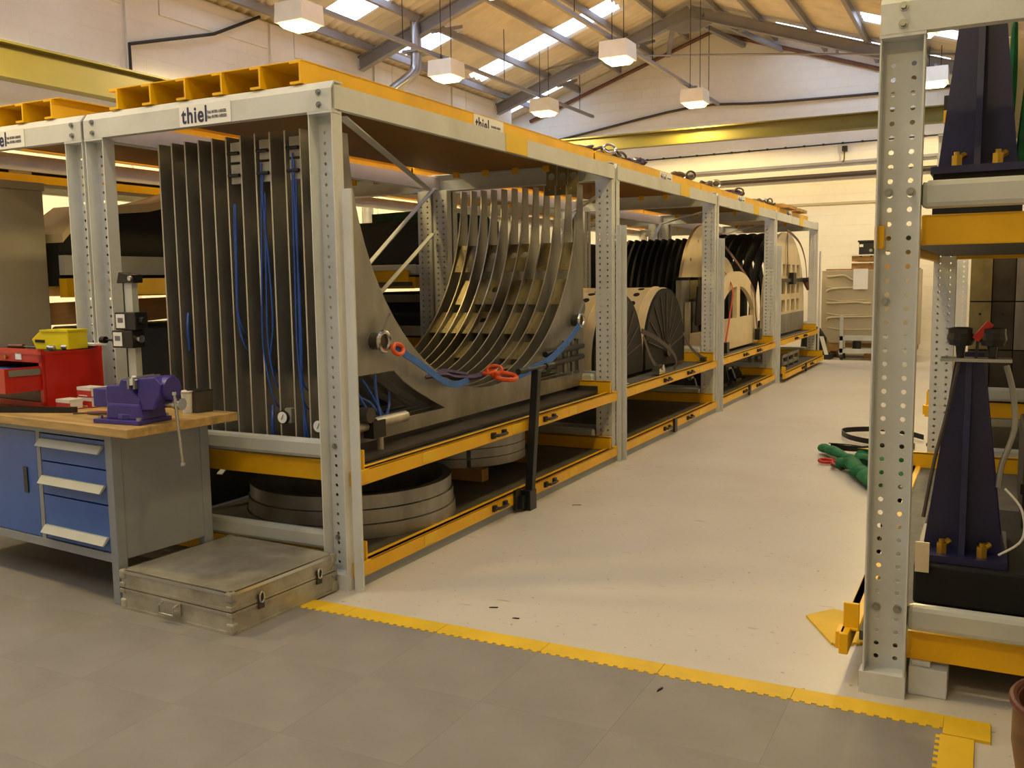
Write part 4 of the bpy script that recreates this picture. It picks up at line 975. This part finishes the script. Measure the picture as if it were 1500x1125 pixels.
# ================================================================== right rack contents
def trestle(t, x0, y0, z0, wb, wt, h, dep):
    xc = x0
    M().prism([(xc - wb / 2, z0), (xc + wb / 2, z0), (xc + wt / 2 + .0, z0 + h), (xc - wt / 2, z0 + h)], 'y', y0, y0 + .03).build('front_plate', NAVY, t)
    M().prism([(xc - wb / 2, z0), (xc + wb / 2, z0), (xc + wt / 2, z0 + h), (xc - wt / 2, z0 + h)], 'y', y0 + dep, y0 + dep + .03).build('rear_plate', NAVY, t)
    for k in (-.0, ):
        M().prism([(y0 - .10, z0), (y0 + .0, z0), (y0 + .0, z0 + h), (y0 - .03, z0 + h)], 'x', xc - .012, xc + .012).build('gusset', NAVY, t)
    M().box(xc - wb / 2 - .02, xc + wb / 2 + .02, y0 - .14, y0 + dep + .06, z0 - .03, z0).build('base_plate', NAVY, t)
    for sx in (-.25, .25):
        b = M().cyl((xc + sx * wb, y0 - .08, z0), (xc + sx * wb, y0 - .08, z0 + .045), .022, 6).cyl((xc + sx * wb, y0 - .08, z0 + .045), (xc + sx * wb, y0 - .08, z0 + .06), .012, 8).build('bolt', BRASS, t)
        M().cyl((xc + sx * wb + .0, y0 - .07, z0 + .03), (xc + sx * wb + .03, y0 - .05, z0 + .05), .014, 6).build('nut', BRASS, b)
t = thing('navy_trestle', 'navy A-frame trestle with brass bolts on the upper level of the right rack', 'trestle', (-.08, 4.4, 1.9))
trestle(t, -.08, 4.4, 2.045, .30, .10, .95, .35)
M().box(-.24, .09, 4.28, 4.86, 1.79, 2.015).build('riser', CHAR, t)
t = thing('navy_trestle', 'navy A-frame trestle with black knobs on the lower level of the right rack', 'trestle', (-.08, 4.4, .4))
trestle(t, -.08, 4.4, .405, .31, .11, .84, .35)
for x_ in (-.115, .005):
    k = M().lathe([(.015, 1.25), (.02, 1.30), (.045, 1.305), (.055, 1.33), (.05, 1.355), (.05, 1.375), (.03, 1.38)], (x_, 4.36, 0), 12).build('knob', BLACK, t)
    M().cyl((x_, 4.36, 1.245), (x_, 4.36, 1.31), .012, 8).build('stud', ZINC, k)
M().box(-.19, .08, 4.32, 4.42, 1.236, 1.25).build('top_bracket', ZINC, t)
M().bar((-.055, 4.35, 1.25), (-.05, 4.35, 1.34), .012, .012).build('lever', BLACK, t)
M().bar((-.06, 4.34, 1.33), (-.005, 4.34, 1.40), .03, .03).build('lever_grip', RED, t, label='red lever grip')
M().tube(spline([(-.12, 4.36, 1.23), (-.16, 4.37, 1.0), (-.2, 4.36, .8), (-.235, 4.34, .55)], 5), .009, 6).build('air_line', STEELD, t)
M().tube(spline([(.06, 4.38, 1.22), (.09, 4.38, 1.1), (.10, 4.38, .95), (.06, 4.38, .8), (.05, 4.38, .7)], 5), .012, 8).build('air_line', STEEL, t)
M().tube(spline([(.075, 4.36, .70), (.14, 4.33, .62), (.145, 4.31, .5), (.06, 4.30, .425)], 6), .005, 6).build('cable', WHITE, t)
t = thing('fixture_base', 'big black base block under the lower navy trestle', 'base', (.4, 4.4, .2))
M().box(-.26, .9, 4.22, 5.4, .20, .372).build('block', CHAR, t, bevel=.01); M().box(-.255, -.20, 4.21, 4.22, .34, .47).build('corner_plate', CREAM, t)
t2 = thing('dark_cabinet', 'dark equipment case behind the lower navy trestle', 'case', (.7, 5, .372)); M().box(.16, 1.2, 5.0, 5.9, .374, .82).build('body', CHAR, t2, bevel=.01); M().box(.15, 1.2, 4.98, 5.0, .55, .6).build('trim', BLACK, t2)
for k in range(0): M().box(.14, .9, 4.7 + .05 * k, 4.75 + .05 * k, .45 + k * .17, .50 + k * .17).build('rail', CHAR, t)
# plates standing behind
t = thing('plate_fixture', 'wall of grey and pale steel plates behind the lower navy trestle', 'fixture', (.3, 8, .6))
cols = [LINER, STEELD, STEEL, STEELD]
for k in range(4):
    for j in range(3):
        M().box(-.16 + k * .155, -.16 + k * .155 + .148, 7.95 + .02 * (k % 2), 7.98 + .02 * (k % 2), .66 + j * .37, 1.02 + j * .37).build('plate', cols[(k + (j == 0)) % 4] if j else STEELD, t)
M().box(-.16, .5, 7.99, 8.3, .625, 1.75).build('backing', CHAR, t)
for k in range(4): M().cyl((-.085 + k * .155, 7.94, 1.30), (-.085 + k * .155, 7.97, 1.30), .01, 8).build('stud', BLACK, t)
t = thing('hanging_cloth', 'dark green cloth hanging in folds from the top of the right rack', 'cloth', (.11, 4.95, 2.5))
random.seed(9)
for k, (x_, wd_, zb) in enumerate(((-.03, .05, 2.02), (.04, .055, 2.0), (.11, .055, 2.02), (.18, .05, 2.0), (.26, .05, 2.02))):
    P = spline([(x_, 4.97, 2.74), (x_ + .0, 4.95, 2.5), (x_ - .012, 4.94, 2.25), (x_ - .02, 4.94, zb + .01)], 5)
    M().tube(P, .05, 10, flat=.5, rads=[wd_ * (.5 + .75 * i / len(P)) for i in range(len(P))]).build('fold', GREEN, t, smooth=True)
t = thing('fan_head', 'cream round-edged cover beside the upper navy trestle with a yellow tag', 'cover', (-.16, 5.2, 2.1))
M().cyl((-.02, 5.3, 1.79), (-.02, 5.3, 2.3), .04, 12).lathe([(.03, 2.25), (.16, 2.28), (.2, 2.4), (.2, 2.6), (.15, 2.72), (.03, 2.76)], (-.03, 5.3, 0), 24).build('cover', CREAM, t, smooth=True); M().box(-.25, -.215, 5.1, 5.14, 2.34, 2.40).build('tag', YEL, t); M().box(-.25, -.19, 5.1, 5.2, 2.40, 2.47).build('clip', BLACK, t)

# ================================================================== floor between the racks and the far end
t = thing('green_sling', 'heap of green slings with a black strap and red shackles on the aisle floor', 'sling', (-1, 7.9, 0))
random.seed(21)
def fat(pts, r, m, nm):
    P = spline(pts, 6); rads = [r * random.uniform(.75, 1.25) for _ in P]
    for i in (0, -1): rads[i] = r * .5
    return M().tube(P, r, 10, flat=.7, rads=rads).build(nm, m, t, smooth=True)
fat([(-1.33, 8.7, .05), (-1.2, 8.45, .07), (-1.02, 8.2, .06), (-.85, 8.0, .08), (-.65, 7.95, .06)], .055, GREEN, 'sling')
fat([(-1.08, 7.98, .05), (-.98, 7.9, .08), (-.9, 7.65, .08), (-.8, 7.45, .07), (-.73, 7.25, .05)], .065, GREEN, 'sling')
fat([(-1.0, 8.35, .06), (-.85, 8.3, .09), (-.7, 8.2, .08), (-.55, 8.3, .06)], .06, GREEN, 'sling')
fat([(-.95, 8.1, .09), (-.8, 7.9, .12), (-.65, 7.7, .1), (-.6, 7.4, .06)], .06, GREEN, 'sling')
fat([(-.86, 7.6, .05), (-.76, 7.5, .09), (-.66, 7.5, .06)], .055, GREEN, 'sling')
ribbon([(-.98, 8.5, .1), (-.9, 8.4, .12), (-.72, 8.4, .1)], .06, .006, 5, (0, 0, 1)).build('tag', YBIN, t, label='yellow tag')
ribbon([(-1.25, 8.62, .08), (-1.05, 8.75, .05), (-.8, 9.0, .04), (-.6, 9.2, .03), (-.7, 9.35, .03), (-.95, 9.3, .03), (-1.2, 9.45, .04), (-1.3, 9.75, .05), (-1.1, 9.95, .05), (-.85, 10.0, .05), (-.55, 9.7, .04)], .05, .008, 6, (1, .2, 0)).build('strap', BLACK, t)
ribbon([(-1.25, 8.66, .1), (-1.0, 8.4, .14), (-.7, 8.1, .16)], .06, .008, 6, (0, .3, 1)).build('strap', BLACK, t)
for c, a in (((-1.22, 8.18, .03), .4), ((-1.12, 8.1, .03), 1.3), ((-1.1, 7.98, .03), 2.2)): link(c, .045, .014, 1.3, .8, .2, a, t, DKRED if a > 2 else RED, 'shackle')

t = thing('storage_crate', 'tall beige crate with a ribbed moulded side panel at the far end of the aisle', 'crate', (-2.3, 19.4, 0))
M().prism([(-3.02, .55), (-2.86, .30), (-1.2, .30), (-1.2, 1.72), (-3.02, 1.72)], 'y', 19.15, 19.2).build('side_panel', VANP, t, bevel=.01)
for z_, x0, x1, dz in ((1.60, -2.92, -2.35, -.06), (1.36, -2.92, -2.2, .05), (1.08, -2.92, -2.1, .0), (.80, -2.9, -1.7, .06), (1.58, -1.95, -1.5, -.05)):
    M().tube(spline([(x0, 19.14, z_ - max(0, dz)), (x0 + .1, 19.14, z_), (x1 - .25, 19.14, z_ + .02), (x1 - .12, 19.14, z_ + (dz if dz < 0 else 0)), (x1, 19.14, z_ + min(dz, 0))], 4), .022, 8).build('ridge', VANP, t, smooth=True)
    M().tube([(x0, 19.148, z_ - .2), (x0 + .25, 19.148, z_ - .24), (x1, 19.148, z_ - .22)], .012, 6).build('groove', VANP, t)
M().box(-2.95, -1.3, 19.2, 20.3, .14, 1.62).build('crate_body', PALL, t)
for x_ in (-2.95, -2.2, -1.45): M().box(x_, x_ + .12, 19.16, 20.3, 0, .14).build('runner', PALL, t)
M().box(-3.05, -2.4, 19.16, 19.2, .14, .5).build('skirt_board', PALL, t)
tag(M().box(-2.43, -2.16, 19.118, 19.122, 1.35, 1.745).build('paper_notice', PAPER), 'white paper sheet pinned on the beige crate panel', 'paper')
def pallet(z, label):
    t = thing('pallet', label, 'pallet', (-2, 19.6, z), 0, 'pallets stacked on the crate')
    for y_ in (19.22, 19.65, 20.1): M().box(-2.48, -1.35, y_, y_ + .09, z, z + .085).build('bearer', PALL, t)
    for k in range(6): M().box(-2.48 + k * .19, -2.48 + k * .19 + .15, 19.2, 20.2, z + .085, z + .105).build('slat', PALL, t)
pallet(1.75, 'lower wooden pallet of the two on the beige crate'); pallet(1.89, 'upper wooden pallet of the two on the beige crate')
tag(M().box(-2.5, -1.35, 19.2, 20.1, 1.996, 2.02).build('white_sheet', WHITE), 'white board lying on the upper pallet', 'board')
M().box(-2.95, -1.3, 19.2, 20.3, 1.62, 1.749).build('crate_lid', PALL, bpy.data.objects['storage_crate'])
t = thing('machine_part', 'black boxy machine part on top of the pallets at the far end', 'machine part', (-2.2, 19.5, 2.02))
M().box(-2.37, -2.09, 19.35, 19.6, 2.02, 2.26).build('body', BLACK, t, bevel=.01); M().box(-2.39, -2.03, 19.33, 19.62, 2.26, 2.295).build('flange', BLACK, t); M().box(-2.36, -2.29, 19.345, 19.352, 2.17, 2.22).build('label', WHITE, t)
M().cyl((-2.15, 19.34, 2.1), (-2.15, 19.36, 2.1), .03, 10).build('port', ZINC, t)
t = thing('trolley', 'low grey tubular trolley on castors in front of the beige crate', 'trolley', (-2, 18.95, 0))
for x_ in (-2.60, -1.35):
    M().box(x_, x_ + .06, 18.72, 18.78, .1, .86 if x_ < -2 else .45).build('upright', SILV, t)
    M().box(x_, x_ + .06, 19.0, 19.06, .1, .45).build('upright', SILV, t)
for z_ in (.14, .38): M().box(-2.6, -1.29, 18.72, 18.78, z_, z_ + .08).build('rail', SILV, t); M().box(-2.6, -1.29, 19.0, 19.06, z_, z_ + .08).build('rail', SILV, t)
M().box(-2.6, -1.29, 18.78, 19.0, .14, .17).build('deck', CABIN, t)
for x_ in (-2.56, -1.9, -1.34):
    for y_ in (18.75, 19.03): M().cyl((x_ - .025, y_, .06), (x_ + .025, y_, .06), .06, 14).build('castor', RUBBER, t)
tag(M().cyl((-2.3, 18.86, .17), (-2.3, 18.86, .36), .08, 14).cyl((-2.3, 18.86, .36), (-2.3, 18.86, .37), .06, 14).build('tin', BLACK, smooth=True), 'black tin standing on the trolley deck', 'tin')
t = thing('folded_chair', 'dark folded seat and base between the rack end and the trolley', 'chair', (-3.1, 18.9, 0))
M().prism([(-3.35, .12), (-2.9, .1), (-2.88, .4), (-3.02, .62), (-3.3, .66)], 'y', 18.75, 19.05).build('seat', CHAR, t, bevel=.04)
M().prism([(-2.97, .45), (-2.9, .45), (-2.80, .1), (-2.87, .1)], 'y', 18.7, 18.75).build('strip', WHITE, t); M().box(-3.3, -2.75, 18.72, 19.05, 0, .12).build('base', BLACK, t, bevel=.02)

# brown rounded bin at the right edge
t = thing('round_bin', 'brown round-edged tub at the bottom right edge of the picture', 'tub', (.32, 2.95, 0))
M().lathe([(0.01, 0), (.17, 0), (.19, .04), (.225, .25), (.225, .38), (.21, .38), (.21, .25), (.175, .05), (.01, .03)], (0, 0, 0), 36, True).build('body', BROWN, t, smooth=True, local=True); M().torus((0, 0, .38), .225, .012, 'z', 32, 8).build('rim', DKRED, t, local=True, smooth=True)
# small litter on the floor
random.seed(2)
for i, (x_, y_, z_, L, a, lb) in enumerate(((-2.15, 3.86, 0, .04, .3, 'thin dark scrap on the pale floor near the case end of the yellow border'), (-1.98, 3.78, 0, .03, .1, 'small dark scrap on the pale floor beside the yellow border'),
                                         (-.03, 3.42, .001, .09, .7, 'black strip of rubber on the floor right of the near grey post'), (-.26, 3.55, 0, .03, .9, 'dark chip on the floor in front of the near grey post'), (-1.1, 3.3, .009, .04, 1.2, 'dark splinter on the grey mat below the yellow border'),
                                         (-2.62, 5.95, 0, .06, .4, 'grey stone chip on the floor beside the black pull bar'))):
    o = M().prism([(0, 0), (L, .003), (L * 1.1, .009), (L * .4, .008)], 'z', 0, .005).build('scrap', RUBBER if i < 5 else STEEL); o.location = (x_, y_, z_); o.rotation_euler = (0, 0, a); tag(o, lb, 'litter')
